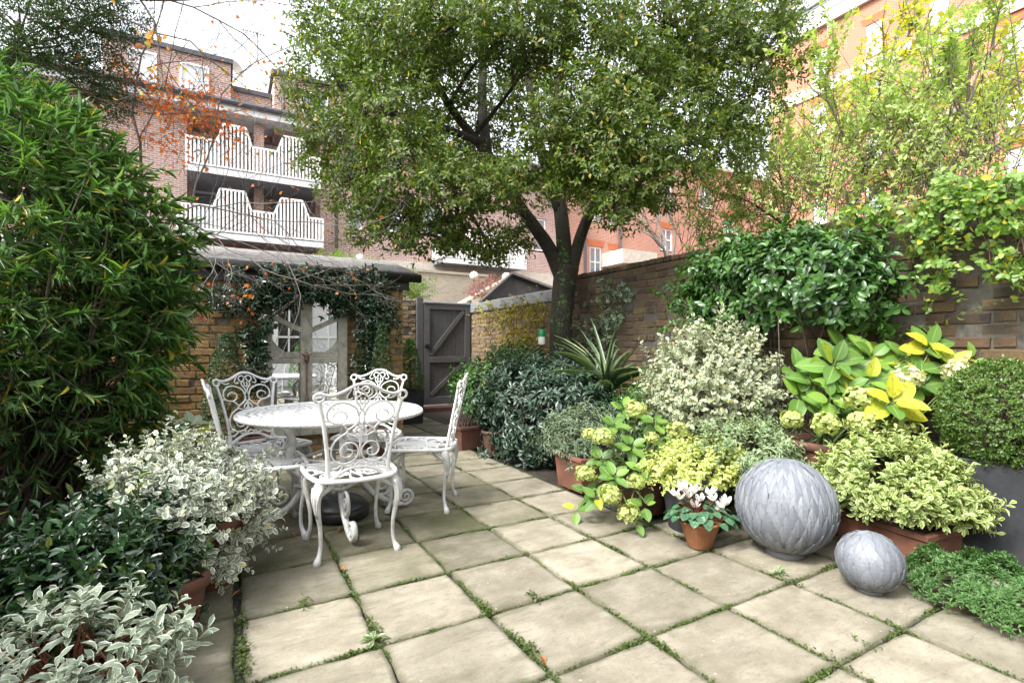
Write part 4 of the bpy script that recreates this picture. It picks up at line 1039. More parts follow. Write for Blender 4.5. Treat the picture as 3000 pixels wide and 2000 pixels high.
def leaves(name, mat, pos, d, nrm, L, Wd, T, parent=None, org=(0, 0, 0), rnd=None, bend=None):
    V, UV, Q = T; N = len(pos); m = len(V)
    X = nz_(np.asarray(d)); Z = np.asarray(nrm); Z = nz_(Z - X * (Z * X).sum(1, keepdims=True)); Y = np.cross(Z, X)
    L = np.broadcast_to(L, (N,)); Wd = np.broadcast_to(Wd, (N,))
    bz = rs.uniform(.2, 1.7, N) if bend is None else bend
    c = (np.asarray(pos) - np.asarray(org))[:, None, :] + V[None, :, 0:1] * (X * L[:, None])[:, None, :] + V[None, :, 1:2] * (Y * Wd[:, None])[:, None, :] \
        + (V[None, :, 2:3] * (L * bz)[:, None, None]) * Z[:, None, :]
    r = rs.rand(N) if rnd is None else rnd
    at = np.concatenate([np.broadcast_to(UV[None], (N, m, 2)), np.broadcast_to(r[:, None, None], (N, m, 1))], 2)
    q = (Q[None] + (np.arange(N) * m)[:, None, None]).reshape(-1)
    me = bpy.data.meshes.new(name); me.vertices.add(N * m); me.vertices.foreach_set('co', c.astype(np.float32).ravel())
    me.loops.add(len(q)); me.loops.foreach_set('vertex_index', q.astype(np.int32))
    nf = len(q) // 4; me.polygons.add(nf); me.polygons.foreach_set('loop_start', np.arange(nf, dtype=np.int32) * 4)
    try: me.polygons.foreach_set('loop_total', np.full(nf, 4, np.int32))
    except Exception: pass
    me.polygons.foreach_set('use_smooth', np.ones(nf, bool))
    a = me.attributes.new('leaf', 'FLOAT_VECTOR', 'POINT'); a.data.foreach_set('vector', at.astype(np.float32).ravel())
    me.materials.append(mat); me.update(calc_edges=True); me.validate()
    return link(name, me, parent)
def perp(D):
    a = np.where(np.abs(D[:, 2:3]) < .9, [[0, 0, 1.]], [[1., 0, 0]]); U = nz_(np.cross(D, a)); return U, np.cross(D, U)
def whorl(P, D, SL, k, t0, t1, ll, lw, droop=0., upb=.35, jit=.16, lo=.1):
    """k leaves spiralling up every shoot; tilt from the shoot goes t0 (base) -> t1 (tip), degrees"""
    N = len(P); U, V = perp(D); ps, ds, ns, Ls = [], [], [], []
    SL = np.broadcast_to(SL, (N,)); az0 = rs.uniform(0, 2 * pi, N)
    for i in range(k):
        f = lo + (1 - lo) * (i + .5) / k; az = az0 + 2.39996 * i + rs.normal(0, .25, N)
        ti = np.radians(t0 + (t1 - t0) * f) + rs.normal(0, jit, N)
        R = np.cos(az)[:, None] * U + np.sin(az)[:, None] * V
        d = D * np.cos(ti)[:, None] + R * np.sin(ti)[:, None]; n = D * np.sin(ti)[:, None] - R * np.cos(ti)[:, None]
        d = d + rs.normal(0, jit, (N, 3)); d[:, 2] -= droop; n = n + [0, 0, upb]
        ps.append(P + D * (SL * f)[:, None]); ds.append(d); ns.append(n); Ls.append(ll * rs.uniform(.5, 1.15, N) * (1 - .25 * f))
    L = np.concatenate(Ls); return np.concatenate(ps), np.concatenate(ds), np.concatenate(ns), L, L * lw / ll
def sphere_dirs(n, zmin=-1.0):
    d = nz_(rs.normal(0, 1, (n * 3, 3))); d = d[d[:, 2] > zmin]; return d[:n]
def lumps(D, seed, amt):
    r = np.random.RandomState(seed); s = np.zeros(len(D))
    for f in (2, 3.3, 5): 
        for _ in range(3): s += np.cos(D @ nz_(r.normal(0, 1, 3)) * f + r.uniform(0, 6)) / 4.5
    return 1 + amt * s
def sticks(name, mat, A, B, r0, r1, parent, org, sag=.0, n=4):
    q = MB(); org = np.asarray(org)
    for a, b in zip(A, B):
        a = np.asarray(a) - org; b = np.asarray(b) - org; m = (a + b) / 2 + rs.normal(0, .06, 3) * np.linalg.norm(b - a)
        m[2] += sag
        q.tube(crom([a, m, b], 3), np.linspace(r0, r1, 7), n, False)
    return prop(q.build(name, mat, parent, True), kind='stuff')
def shrub(name, label, cat, c, rad, base, n, SL, k, tilt, ll, lw, mat, T, up=.4, inner=.55, lump=.16, zmin=-.6, stem='twig', nst=30, droop=0., group=None, foot=.02, seed=1, upb=.35, zpow=1, org_r=.05):
    c = np.array(c, float); rad = np.array(rad, float)
    e = empty(name, tuple(base), 0, label, cat, group)
    d = sphere_dirs(n, zmin); n = len(d)
    r = (inner + (1 - inner) * rs.rand(n) ** .45) * lumps(d, seed, lump)
    r = r * np.where(rs.rand(n) < .16, rs.uniform(1.06, 1.3, n), 1.0) * rs.uniform(.9, 1.06, n)
    P = c + d * rad * r[:, None]; P[:, 2] = np.maximum(P[:, 2], foot)
    D = nz_(nz_(d / rad) + [0, 0, up] + rs.normal(0, .22, (n, 3)))
    A = P - D * SL * .6; A[:, 2] = np.maximum(A[:, 2], foot)
    leaves('foliage', mat, *whorl(A, D, SL * rs.uniform(.7, 1.2, n), k, tilt[0], tilt[1], ll, lw, droop, upb)[:5], T, e, base)
    if nst:
        i = rs.choice(n, min(nst, n), False); b0 = np.array(base) + rs.normal(0, org_r, (len(i), 3)) * [1, 1, 0]
        sticks('stems', M[stem], b0, P[i], .006, .002, e, base)
        j = rs.choice(n, min(nst * 4, n), False); mid = c + (P[j] - c) * .35
        sticks('twigs', M[stem], mid, A[j] + D[j] * SL * .5, .0032, .0012, e, base, 0, 3)
    return e

G = lambda *c: [(i / (len(c) - 1), x) for i, x in enumerate(c)]
Gd = lambda dead, *c: [(.95 * i / (len(c) - 1), x) for i, x in enumerate(c)] + [(.97, dead), (1.0, dead)]       # a few yellowed leaves
L_ = {}
L_['tree'] = leafmat('tree_leaf', Gd((.34, .28, .06), (.045, .08, .013), (.065, .11, .017), (.085, .14, .02), (.11, .165, .024), (.05, .085, .015), (.14, .18, .03)), .42, .42, rib=(.16, .2, .07), spec=.35)
L_['narrow'] = leafmat('narrow_leaf', Gd((.4, .34, .05), (.06, .13, .042), (.085, .18, .055), (.07, .15, .05), (.15, .25, .065), (.08, .17, .058)), .3, .34, spec=.65, rib=(.12, .19, .07))
L_['smalldark'] = leafmat('small_dark_leaf', G((.02, .04, .014), (.035, .065, .016), (.05, .085, .022), (.03, .055, .018)), .5, .35)
L_['light'] = leafmat('pale_green_leaf', G((.25, .34, .10), (.31, .40, .14), (.36, .44, .18), (.28, .37, .11), (.38, .45, .18)), .5, .4)
L_['yellow'] = leafmat('yellow_leaf', G((.36, .38, .05), (.5, .46, .05), (.3, .36, .06), (.55, .45, .04)), .5, .45)
L_['glossy'] = leafmat('glossy_dark_leaf', G((.022, .062, .017), (.03, .08, .02), (.045, .11, .024), (.07, .16, .03), (.025, .07, .02)), .3, .2, rib=(.07, .13, .045), spec=.5)
L_['honey'] = leafmat('honeysuckle_leaf', G((.09, .18, .03), (.12, .22, .04), (.16, .27, .055), (.10, .19, .035), (.14, .25, .05), (.15, .25, .05), (.11, .2, .04), (.48, .42, .03)), .4, .35, rib=(.3, .36, .1))
L_['vari'] = leafmat('white_edged_leaf', Gd((.4, .38, .12), (.19, .235, .18), (.25, .29, .225), (.16, .205, .155), (.29, .33, .26)), .48, .2, rim=(.70, .715, .63), rimw=.36, tcol=(1.1, 1.15, .8))
L_['vari_y'] = leafmat('cream_margin_leaf', Gd((.4, .36, .12), (.21, .26, .16), (.28, .32, .2), (.18, .23, .13), (.34, .37, .2)), .5, .25, rim=(.60, .61, .47), rimw=.3, tcol=(1.1, 1.15, .8))  # variegated leaf, grey-green with its own cream margin
L_['azalea'] = leafmat('silver_edged_leaf', G((.17, .225, .17), (.22, .275, .20), (.15, .205, .15), (.25, .29, .215)), .48, .2, rim=(.60, .63, .53), rimw=.24, rib=(.34, .38, .28), tcol=(1.1, 1.15, .8))
L_['sarco'] = leafmat('dark_box_leaf', Gd((.12, .17, .03), (.008, .027, .010), (.011, .036, .012), (.016, .05, .015), (.03, .08, .02), (.009, .03, .011)), .24, .12, rib=(.03, .075, .03), spec=.6)
L_['tobira'] = leafmat('rosette_leaf', G((.02, .042, .028), (.028, .056, .036), (.034, .066, .042), (.024, .048, .034)), .36, .12, rib=(.15, .2, .12), spec=.5)
L_['camellia'] = leafmat('fresh_green_leaf', Gd((.3, .3, .05), (.03, .085, .018), (.045, .12, .022), (.06, .15, .03), (.035, .10, .02)), .34, .25, rib=(.1, .19, .06))
L_['choisya'] = leafmat('jasmine_leaf', G((.012, .032, .014), (.016, .042, .018), (.022, .055, .02), (.014, .036, .016)), .2, .12, rib=(.045, .08, .035), spec=.65)
L_['box'] = leafmat('box_leaf', G((.04, .085, .018), (.06, .12, .024), (.09, .16, .03), (.14, .2, .05)), .36, .3)
L_['box_d'] = leafmat('topiary_leaf', G((.018, .045, .016), (.028, .07, .02), (.04, .085, .024)), .38, .2)
L_['box_l'] = leafmat('fresh_topiary_leaf', G((.035, .09, .018), (.06, .14, .025), (.085, .18, .035)), .36, .3)
L_['hebe'] = leafmat('cream_edged_leaf', G((.11, .19, .05), (.15, .24, .06), (.20, .29, .08), (.13, .22, .055)), .42, .25, rim=(.56, .57, .27), rimw=.36)
L_['ivy'] = leafmat('yellow_green_leaf', G((.36, .42, .09), (.46, .5, .14), (.3, .38, .08), (.5, .52, .18), (.24, .34, .07)), .48, .3, rim=(.6, .6, .3), rimw=.25)
L_['pieris'] = leafmat('pale_edged_leaf', G((.075, .14, .055), (.10, .17, .065), (.13, .2, .08)), .45, .25, rim=(.52, .56, .38), rimw=.22)
L_['euon'] = leafmat('narrow_pale_edged_leaf', G((.05, .09, .05), (.07, .12, .065), (.085, .135, .07)), .42, .2, rim=(.42, .48, .34), rimw=.2)
L_['saxi'] = leafmat('cushion_leaf', G((.045, .11, .03), (.07, .15, .042), (.10, .2, .06), (.055, .13, .036)), .5, .3)
L_['moss'] = leafmat('joint_weed', G((.05, .085, .018), (.07, .12, .022), (.10, .14, .03), (.04, .06, .018), (.06, .06, .025)), .6, .3)
L_['climb'] = leafmat('autumn_climber_leaf', G((.26, .26, .03), (.36, .33, .04), (.2, .2, .03), (.3, .17, .04), (.16, .1, .04)), .5, .35)
L_['maple'] = leafmat('orange_maple_leaf', G((.48, .12, .02), (.58, .19, .03), (.42, .09, .025), (.6, .26, .05), (.5, .14, .03)), .5, .45, tcol=(1.3, 1.0, .6))
L_['turn'] = leafmat('turning_leaf', G((.34, .38, .07), (.42, .40, .07), (.45, .22, .08), (.5, .36, .08), (.40, .15, .10)), .5, .45, tcol=(1.3, 1.1, .6))
L_['dead'] = leafmat('dead_leaf', G((.22, .09, .035), (.3, .13, .05), (.16, .07, .03), (.36, .24, .1)), .7, .1)
L_['hyd'] = leafmat('hydrangea_leaf', G((.075, .16, .03), (.11, .22, .038), (.065, .14, .03), (.17, .29, .045)), .42, .3, rib=(.26, .34, .12), veins=True)
L_['hyd_y'] = leafmat('yellowing_hydrangea_leaf', G((.24, .34, .04), (.44, .43, .035), (.30, .37, .04), (.5, .45, .045)), .42, .35, rib=(.22, .3, .06), spot=(.26, .14, .03), veins=True)
L_['hyd_w'] = leafmat('bleached_hydrangea_leaf', G((.24, .30, .2), (.3, .36, .24), (.2, .26, .17)), .4, .2, rib=(.5, .54, .4), veins=True)
L_['mop'] = leafmat('mophead_petal', G((.30, .37, .10), (.38, .44, .14), (.46, .49, .22), (.26, .33, .08), (.5, .45, .28)), .55, .3)
L_['mop_b'] = leafmat('brown_mophead_petal', G((.2, .18, .07), (.26, .22, .1), (.16, .13, .05)), .6, .2)
L_['mop_w'] = leafmat('cream_mophead_petal', G((.56, .55, .34), (.62, .6, .44), (.5, .52, .28), (.6, .52, .42)), .55, .3)
L_['cyc'] = leafmat('cyclamen_leaf', G((.03, .085, .045), (.04, .11, .055), (.05, .12, .06)), .4, .15, rim=(.05, .12, .055), rimw=.3, spot=(.26, .34, .27))
L_['petal'] = leafmat('white_petal', G((.82, .81, .8), (.86, .83, .84)), .5, .3, tcol=(1, .98, 1))
L_['strap'] = leafmat('sword_leaf', G((.05, .09, .05), (.07, .12, .06), (.06, .10, .055)), .4, .15, rim=(.22, .27, .13), rimw=.25)
L_['pink'] = leafmat('heather_flower', G((.26, .09, .11), (.3, .13, .15), (.16, .11, .08)), .6, .3)

# ------------------------------------------------------------------ main tree
tr = np.array([3.7, 5.26, 0.0])
tree = empty('evergreen_tree', tr, 0, 'big round-crowned evergreen tree with forked dark trunk beside the wall', 'tree')
def wl_(pts): return [W(*p) - tr for p in pts]
q = MB()
trunk_d = 6.4
q.tube(crom([(0.05, .0, -.05), (.02, 0, .25), *wl_([(1643, 980, 6.4), (1648, 880, 6.42), (1655, 820, 6.42), (1662, 780, 6.42)])], 5), np.interp(np.linspace(0, 1, 26), [0, .15, .5, 1], [.22, .165, .14, .155]), 14)
limbs = [([(1652, 830, 6.42), (1610, 730, 6.4), (1570, 670, 6.3), (1520, 600, 6.2), (1440, 470, 6.0), (1398, 415, 5.95), (1330, 330, 5.9), (1250, 200, 5.8), (1180, 90, 5.7)], .098, .03),
         ([(1425, 445, 5.98), (1412, 300, 6.2), (1415, 150, 6.4), (1400, -40, 6.5)], .07, .035),
         ([(1658, 800, 6.42), (1645, 640, 6.5), (1625, 480, 6.6), (1632, 300, 6.7), (1665, 80, 6.8), (1690, -150, 6.9)], .105, .045),
         ([(1672, 800, 6.42), (1705, 680, 6.4), (1760, 560, 6.2), (1860, 400, 6.0), (1960, 230, 5.8), (2030, 60, 5.7)], .085, .028),
         ([(1640, 620, 6.5), (1580, 420, 6.6), (1545, 220, 6.8), (1510, 0, 7.0)], .075, .035),
         ([(1625, 470, 6.6), (1720, 300, 6.9), (1800, 120, 7.1), (1850, -60, 7.2)], .065, .03),
         ([(1560, 640, 6.3), (1480, 610, 6.0), (1400, 612, 5.8), (1340, 640, 5.6)], .035, .012),
         ([(1410, 420, 5.95), (1290, 370, 5.6), (1180, 340, 5.3), (1060, 330, 5.2)], .045, .015)]
nodes_ = []
for P, a, b in limbs:
    P = crom(wl_(P), 5); q.tube(P, np.linspace(a, b, len(P)), 9); nodes_ += list(P[5:] + tr)
q.build('trunk', M['bark'], tree, True)
blobs = []
def blob_row(L): blobs.extend(L)
blob_row([(1000, 60, 5.6, .62), (985, 250, 5.5, .6), (1010, 420, 5.5, .58), (1070, 560, 5.5, .52), (1130, 660, 5.5, .42), (1250, 690, 5.5, .42), (1360, 700, 5.6, .38), (1440, 735, 5.8, .26),
          (1180, 120, 5.2, .65), (1150, 330, 5.0, .5), (1200, 500, 5.0, .5), (1330, 560, 5.0, .45), (1340, 60, 5.0, .6), (1300, 260, 5.6, .5), (1450, 560, 5.1, .42), (1500, 80, 5.0, .6),
          (1480, 330, 6.8, .55), (1560, 500, 5.2, .36), (1600, 100, 5.0, .55), (1700, 60, 5.0, .6), (1640, 380, 5.0, .36), (1720, 330, 4.9, .5), (1740, 480, 4.9, .48), (1830, 220, 5.0, .5), (1850, 400, 4.9, .5),
          (1850, 540, 4.9, .4), (1800, 610, 5.0, .3), (1960, 460, 5.0, .45), (2000, 300, 5.2, .55), (2040, 120, 5.4, .62), (2150, 200, 5.5, .62), (2080, 420, 5.4, .42), (2200, 40, 5.6, .62), (2260, 150, 5.7, .45), (1930, 60, 5.2, .6),
          (2180, 330, 5.6, .42), (1660, 560, 6.9, .45), (1380, 450, 6.9, .6), (1120, 200, 6.6, .7), (1250, 400, 7.0, .6), (1560, 250, 7.2, .6), (1800, 300, 7.2, .6), (1980, 200, 7.0, .6), (1300, 100, 7.0, .7), (1500, 700, 6.6, .3),
          (1080, -160, 5.6, .75), (1350, -180, 5.4, .8), (1650, -200, 5.4, .8), (1950, -170, 5.5, .8), (2180, -150, 5.8, .7), (1500, -300, 6.8, .9), (1850, -300, 6.8, .9), (1200, -280, 6.8, .9), (1900, 580, 5.6, .32), (1690, 520, 5.3, .3)])
fb = []
TPs, TDs = [], []; A_, B_ = [], []
for bi, (px, py, d, r) in enumerate(blobs):
    c = W(px, py, d); n = int((980 if px < 1250 else 840) * r * r * (1.0 if py > -100 else .4)) + 30
    dd = sphere_dirs(n, -.75); rr = (.35 + .65 * rs.rand(len(dd)) ** .5) * lumps(dd, bi, .25)
    P = c + dd * r * rr[:, None] * [1, 1, .82]
    TPs.append(P); TDs.append(nz_(dd * [1, 1, .6] + [0, 0, .1] + rs.normal(0, .3, (len(dd), 3))))
    nd = np.array(nodes_); a = nd[np.argmin(np.linalg.norm(nd - c, axis=1))]
    A_.append(a); B_.append(c)
    for k in range(int(7 + 14 * r)):
        j = rs.randint(len(P)); fb.append((a + (c - a) * rs.uniform(.5, 1), P[j]))
sticks('branches', M['bark'], A_, B_, .03, .009, tree, tr, .08, 6)
sticks('twigs', M['twig'], [f[0] for f in fb], [f[1] for f in fb], .009, .0025, tree, tr, .03, 4)
P = np.concatenate(TPs); D = np.concatenate(TDs)
leaves('crown', L_['tree'], *whorl(P - D * .1, D, .24 * rs.uniform(.6, 1.2, len(P)), 8, 75, 40, .078, .034, .25, .55), T_FAR, tree, tr)
j = rs.choice(len(P), 1100, False)
sticks('fine_twigs', M['twig'], P[j] - D[j] * .14, P[j] + D[j] * .16 + [0, 0, -.03], .0035, .0015, tree, tr, 0, 3)
jj = rs.choice(len(P), 26, False)
leaves('dry_leaves', leafmat('dry_tree_leaf', G((.42, .22, .07), (.5, .3, .1)), .6, .3), P[jj], nz_(rs.normal(0, .4, (26, 3)) + [0, 0, -1]), rs.normal(0, 1, (26, 3)), .1, .045, T_FAR, tree, tr)
# ------------------------------------------------------------------ branching trees
def grow(q, tips, p, d, L, r, lev, curve=.25, split=(2, 4), ang=40, up=.1, keep=.68):
    n = 5; pts = [p]; dd = d.copy()
    for i in range(n):
        dd = nz_(dd + rs.normal(0, curve / 2, 3) + [0, 0, up * .2]); pts.append(pts[-1] + dd * L / n)
    pts = np.array(pts); r1 = r * (.55 if lev > 0 else .35)
    q.tube(pts, np.linspace(r, r1, n + 1), 7 if r > .02 else (5 if r > .006 else 3), False)
    tips.append((pts, lev))
    if lev <= 0: return
    m = rs.randint(split[0], split[1] + 1)
    for k in range(m):
        t = 1.0 if k == 0 else rs.uniform(.35, 1.0); i = min(int(t * n), n); b = pts[i]
        e = nz_(pts[i] - pts[i - 1]); U, V = perp(e[None]); az = rs.uniform(0, 2 * pi); a = radians(ang) * rs.uniform(.55, 1.25) * (.5 if k == 0 else 1)
        nd = nz_(e * cos(a) + (U[0] * cos(az) + V[0] * sin(az)) * sin(a) + [0, 0, up])
        grow(q, tips, b, nd, L * keep * rs.uniform(.75, 1.15), r * (.72 if k == 0 else .55), lev - 1, curve, split, ang, up, keep)
def along(tips, lev, step, skip=0.):
    P, D = [], []
    for pts, l in tips:
        if l > lev: continue
        ln = np.linalg.norm(np.diff(pts, axis=0), axis=1).sum(); k = max(2, int(ln / step))
        for t in np.linspace(.12, 1, k):
            if rs.rand() < skip: continue
            f = t * (len(pts) - 1); i = min(int(f), len(pts) - 2); P.append(pts[i] + (pts[i + 1] - pts[i]) * (f - i)); D.append(nz_(pts[i + 1] - pts[i]))
    return np.array(P), np.array(D)
def branch_tree(name, label, base, starts, mat_b, leafm, step, ll, lw, k=3, T=T_FAR, seed=1, group=None, up=.12, ang=38, lev_leaf=1, tilt=(60, 40), droop=0., skip=0., curve=.25, split=(2, 4), keep=.68, SL=.05, rk=1.):
    base = np.array(base, float); e = empty(name, base, 0, label, 'tree', group)
    q = MB(); tips = []
    global rs
    old = rs; rs = np.random.RandomState(seed)
    for (p, d, L, r, lev) in starts: grow(q, tips, np.array(p, float) - base, nz_(np.array(d, float)), L, r * rk, lev, curve, split, ang, up, keep)
    q.build('trunk', mat_b, e, True)
    P, D = along(tips, lev_leaf, step, skip)
    if len(P): leaves('crown', leafm, *whorl(P, nz_(D + rs.normal(0, .35, D.shape)), SL, k, tilt[0], tilt[1], ll, lw, droop), T, e)
    rs = old; return e, tips
# pale green small trees beyond the right-hand wall
def dirpx(a, b): return W(*b) - W(*a)
def px_tree(name, label, trunkpx, arms, leafm, seed, step=.045, ll=.068, lw=.036, k=6, lev=3, Ls=.9, group=None, matb='twig_grey', r0=.028, sprays=None, lk=1., limbs_=(), **kw):
    base = W(*trunkpx[0]); base[2] = 0; st = []
    for a, b, L, r, lv in arms: st.append((W(*a), dirpx(a, b), L * lk, r, lv))
    e, tips = branch_tree(name, label, base, st, M[matb], leafm, step, ll, lw, k, seed=seed, group=group, **kw)
    for Lp, ra_, rb_ in limbs_:
        q = MB(); C_ = crom([W(*p) - base for p in Lp], 5); q.tube(C_, np.linspace(ra_, rb_, len(C_)), 7, False); q.build('limb', M['twig'], e, True)
    if sprays:
        A0, D0, L0 = [], [], []
        for px, py, w, h, dd_, n in sprays:
            for _ in range(n):
                A0.append(W(px + rs.uniform(-1, 1) * w, py + rs.uniform(-1, 1) * h, dd_ + rs.uniform(-.5, .5)) - base); D0.append(nz_(rs.normal(0, .45, 3) + [0, 0, .8])); L0.append(rs.uniform(.35, .8))
        A0, D0, L0 = np.array(A0), np.array(D0), np.array(L0); bend = rs.normal(0, .08, A0.shape)
        sticks('sprays', M['twig'], A0 - D0 * .2, A0 + D0 * L0[:, None], .0045, .0015, e, (0, 0, 0), 0, 4)
        leaves('spray_foliage', leafm, *whorl(A0, D0, L0, 22, 62, 42, ll, lw, 0., .4, .25), T_FAR, e)
    q = MB(); q.tube(crom([np.array([0, 0, -.05]), *[W(*p) - base for p in trunkpx[1:]]], 4), np.linspace(r0 * 1.3, r0, 4 * (len(trunkpx) - 1) + 1), 8, False); q.build('stem', M[matb], e, True)
    return e
gt = 'pale green trees beyond the wall'
px_tree('small_tree', 'pale green leafy young tree forking just above the wall, nearer the big tree', [(2470, 900, 4.9), (2480, 700, 4.9), (2515, 560, 4.9)],
        [((2515, 560, 4.9), (2560, 470, 4.8), .3, .024, 1), ((2545, 490, 4.85), (2760, 250, 4.5), 1.5, .022, 3), ((2545, 490, 4.85), (2400, 280, 5.0), 1.25, .017, 3), ((2560, 470, 4.8), (2620, 200, 5.0), 1.2, .014, 3), ((2500, 600, 4.9), (2330, 470, 5.2), .9, .012, 3), ((2500, 600, 4.9), (2430, 380, 5.1), 1.0, .012, 3), ((2500, 620, 4.9), (2700, 500, 4.7), .8, .012, 3)],
        L_['light'], 5, limbs_=(([(2500, 590, 4.9), (2530, 490, 4.85), (2600, 400, 4.7), (2690, 290, 4.6), (2770, 200, 4.5), (2860, 100, 4.4)], .021, .006), ([(2540, 480, 4.85), (2480, 400, 4.95), (2432, 310, 5.0), (2412, 220, 5.0)], .013, .004), ([(2600, 400, 4.7), (2560, 320, 4.8), (2535, 230, 4.8)], .009, .003)), sprays=[(2420, 520, 150, 110, 5.0, 70), (2560, 450, 120, 130, 4.8, 50), (2690, 330, 90, 120, 4.7, 20), (2560, 590, 160, 50, 4.7, 44)], group=gt, up=.14, lev_leaf=1, split=(2, 3), rk=.6, lk=.55)
px_tree('small_tree', 'pale green leafy young tree with upright stems near the edge of the picture', [(2810, 850, 4.4), (2812, 700, 4.4), (2815, 560, 4.4)],
        [((2815, 560, 4.4), (2835, 200, 4.4), 1.3, .026, 3), ((2820, 480, 4.4), (2950, 250, 4.3), 1.1, .017, 3), ((2815, 500, 4.4), (2720, 300, 4.5), 1.0, .015, 3), ((2835, 330, 4.4), (2840, 60, 4.4), .8, .014, 3), ((2815, 560, 4.4), (3000, 450, 4.2), .9, .014, 3), ((2700, 620, 4.6), (2650, 420, 4.7), .8, .012, 3)],
        L_['light'], 9, limbs_=(([(2815, 560, 4.4), (2832, 420, 4.4), (2836, 280, 4.4), (2850, 130, 4.4), (2855, 20, 4.4)], .017, .006), ([(2830, 440, 4.4), (2890, 320, 4.35), (2970, 230, 4.3)], .01, .004), ([(2830, 470, 4.4), (2780, 380, 4.45), (2740, 330, 4.5)], .008, .003)), sprays=[(2830, 450, 150, 110, 4.4, 66), (2880, 260, 110, 110, 4.4, 22), (2750, 560, 140, 60, 4.6, 40), (2730, 220, 60, 90, 4.6, 9)], group=gt, up=.14, lev_leaf=1, split=(2, 3), rk=.6, lk=.55)
px_tree('small_tree', 'pale green spreading tree between the big tree and the dark glossy bush', [(2280, 900, 6.2), (2290, 760, 6.2), (2300, 660, 6.2)],
        [((2300, 660, 6.2), (2180, 560, 6.2), 1.0, .02, 3), ((2300, 660, 6.2), (2280, 440, 6.2), 1.2, .02, 3), ((2300, 660, 6.2), (2400, 420, 6.2), 1.2, .02, 3), ((2240, 640, 6.2), (2080, 600, 6.2), .9, .013, 3), ((2290, 600, 6.2), (2150, 400, 6.4), 1.1, .014, 3), ((2240, 680, 6.2), (2080, 720, 6.4), .7, .012, 2)],
        L_['light'], 21, limbs_=(([(2300, 660, 6.2), (2240, 620, 6.2), (2160, 580, 6.2), (2060, 600, 6.3)], .016, .005), ([(2300, 660, 6.2), (2330, 540, 6.2), (2310, 430, 6.2)], .014, .005)), sprays=[(2160, 620, 150, 80, 6.2, 95), (2260, 500, 130, 100, 6.2, 55), (2350, 600, 100, 80, 6.0, 30), (2060, 700, 70, 50, 6.4, 14)], group=gt, up=.1, ll=.075, lev_leaf=1, split=(2, 3), rk=.6, lk=.55)
px_tree('yellow_tree', 'yellow-leaved autumn tree behind the pale green trees', [(2750, 900, 13), (2750, 700, 13), (2750, 560, 13)],
        [((2750, 560, 13), (2650, 300, 13), 2.4, .08, 4), ((2750, 560, 13), (2850, 250, 13), 2.6, .08, 4), ((2750, 560, 13), (2560, 400, 13), 2.4, .07, 4), ((2750, 600, 13), (2980, 420, 13), 2.2, .07, 4)],
        L_['yellow'], 31, step=.16, ll=.17, lw=.12, r0=.12, k=4)
px_tree('bare_tree', 'leafless grey tree in front of the red brick wing', [(1960, 1000, 16), (1960, 850, 16), (1960, 800, 16)],
        [((1960, 800, 16), (1900, 650, 16), 2.2, .05, 4), ((1960, 800, 16), (2040, 620, 16), 2.4, .05, 4), ((1960, 800, 16), (1960, 600, 16), 2.2, .05, 4)],
        L_['turn'], 33, step=.8, ll=.05, lw=.04, r0=.08, k=1, skip=.7, curve=.5)
# maple with sparse orange leaves, in the back corner
mb_ = np.array([-1.15, 5.2, 0.])
def star_tpl():
    """five-lobed leaf laid out as folded lobes along the midrib"""
    V = [(0, 0, 0), (.15, -.5, .05), (.35, -.28, 0), (.55, -.6, .06), (.62, -.2, 0), (1, 0, -.1), (.62, .2, 0), (.55, .6, .06), (.35, .28, 0), (.15, .5, .05), (.4, 0, -.03)]
    Q = [(10, 0, 1, 2), (10, 2, 3, 4), (10, 4, 5, 6), (10, 6, 7, 8), (10, 8, 9, 0)]
    UV = [(v[0], min(1, abs(v[1]) * 1.6)) for v in V]; return np.array(V), np.array(UV), np.array(Q)
T_STAR = star_tpl()
st = []
for (a, b, L, r, lv) in (((560, 600, 4.9), (600, 380, 4.8), 1.1, .018, 3), ((410, 420, 4.7), (425, 130, 4.6), 1.3, .018, 3), ((520, 620, 4.9), (780, 500, 4.9), 1.2, .016, 4), ((470, 640, 4.9), (700, 640, 4.7), 1.2, .016, 4), ((420, 330, 4.7), (580, 330, 4.8), .8, .012, 4),
                       ((410, 400, 4.7), (520, 250, 4.8), .9, .012, 4), ((480, 680, 4.9), (860, 690, 4.6), 1.3, .013, 4), ((560, 600, 4.9), (900, 620, 4.8), 1.2, .012, 4), ((640, 700, 4.7), (740, 760, 4.5), .6, .008, 4), ((380, 300, 4.7), (330, 150, 4.7), .9, .012, 4), ((430, 200, 4.7), (560, 190, 4.8), .8, .01, 4)):
    st.append((W(*a), dirpx(a, b), L, r, lv))
mp, tips_m = branch_tree('maple_tree', 'sparse maple with thin bare branches and a few orange leaves', mb_, st, M['twig_grey'], L_['maple'], .09, .045, .045, 1, T_STAR, seed=4, up=.02, ang=46, lev_leaf=0, skip=.95, droop=.4, curve=.3, split=(3, 4), keep=.64, rk=.55)
q = MB(); org = mb_
q.tube(crom([(0, 0, -.05), W(330, 900, 5.0) - org, W(420, 700, 4.95) - org, W(480, 660, 4.9) - org], 5), np.linspace(.045, .024, 16), 8, False)
q.tube(crom([W(420, 700, 4.95) - org, W(415, 540, 4.8) - org, W(410, 400, 4.7) - org], 5), np.linspace(.02, .011, 11), 7, False); q.tube(crom([W(480, 660, 4.9) - org, W(530, 640, 4.9) - org, W(640, 700, 4.7) - org], 5), np.linspace(.02, .009, 11), 7, False); q.build('stem', M['twig'], mp, True)
n = 900; cl = [(560, 330, 4.85, 1.0), (480, 290, 4.8, .8), (430, 240, 4.8, .5), (630, 370, 4.85, .5), (500, 420, 4.8, .6), (590, 300, 4.85, .5)]
PP = []
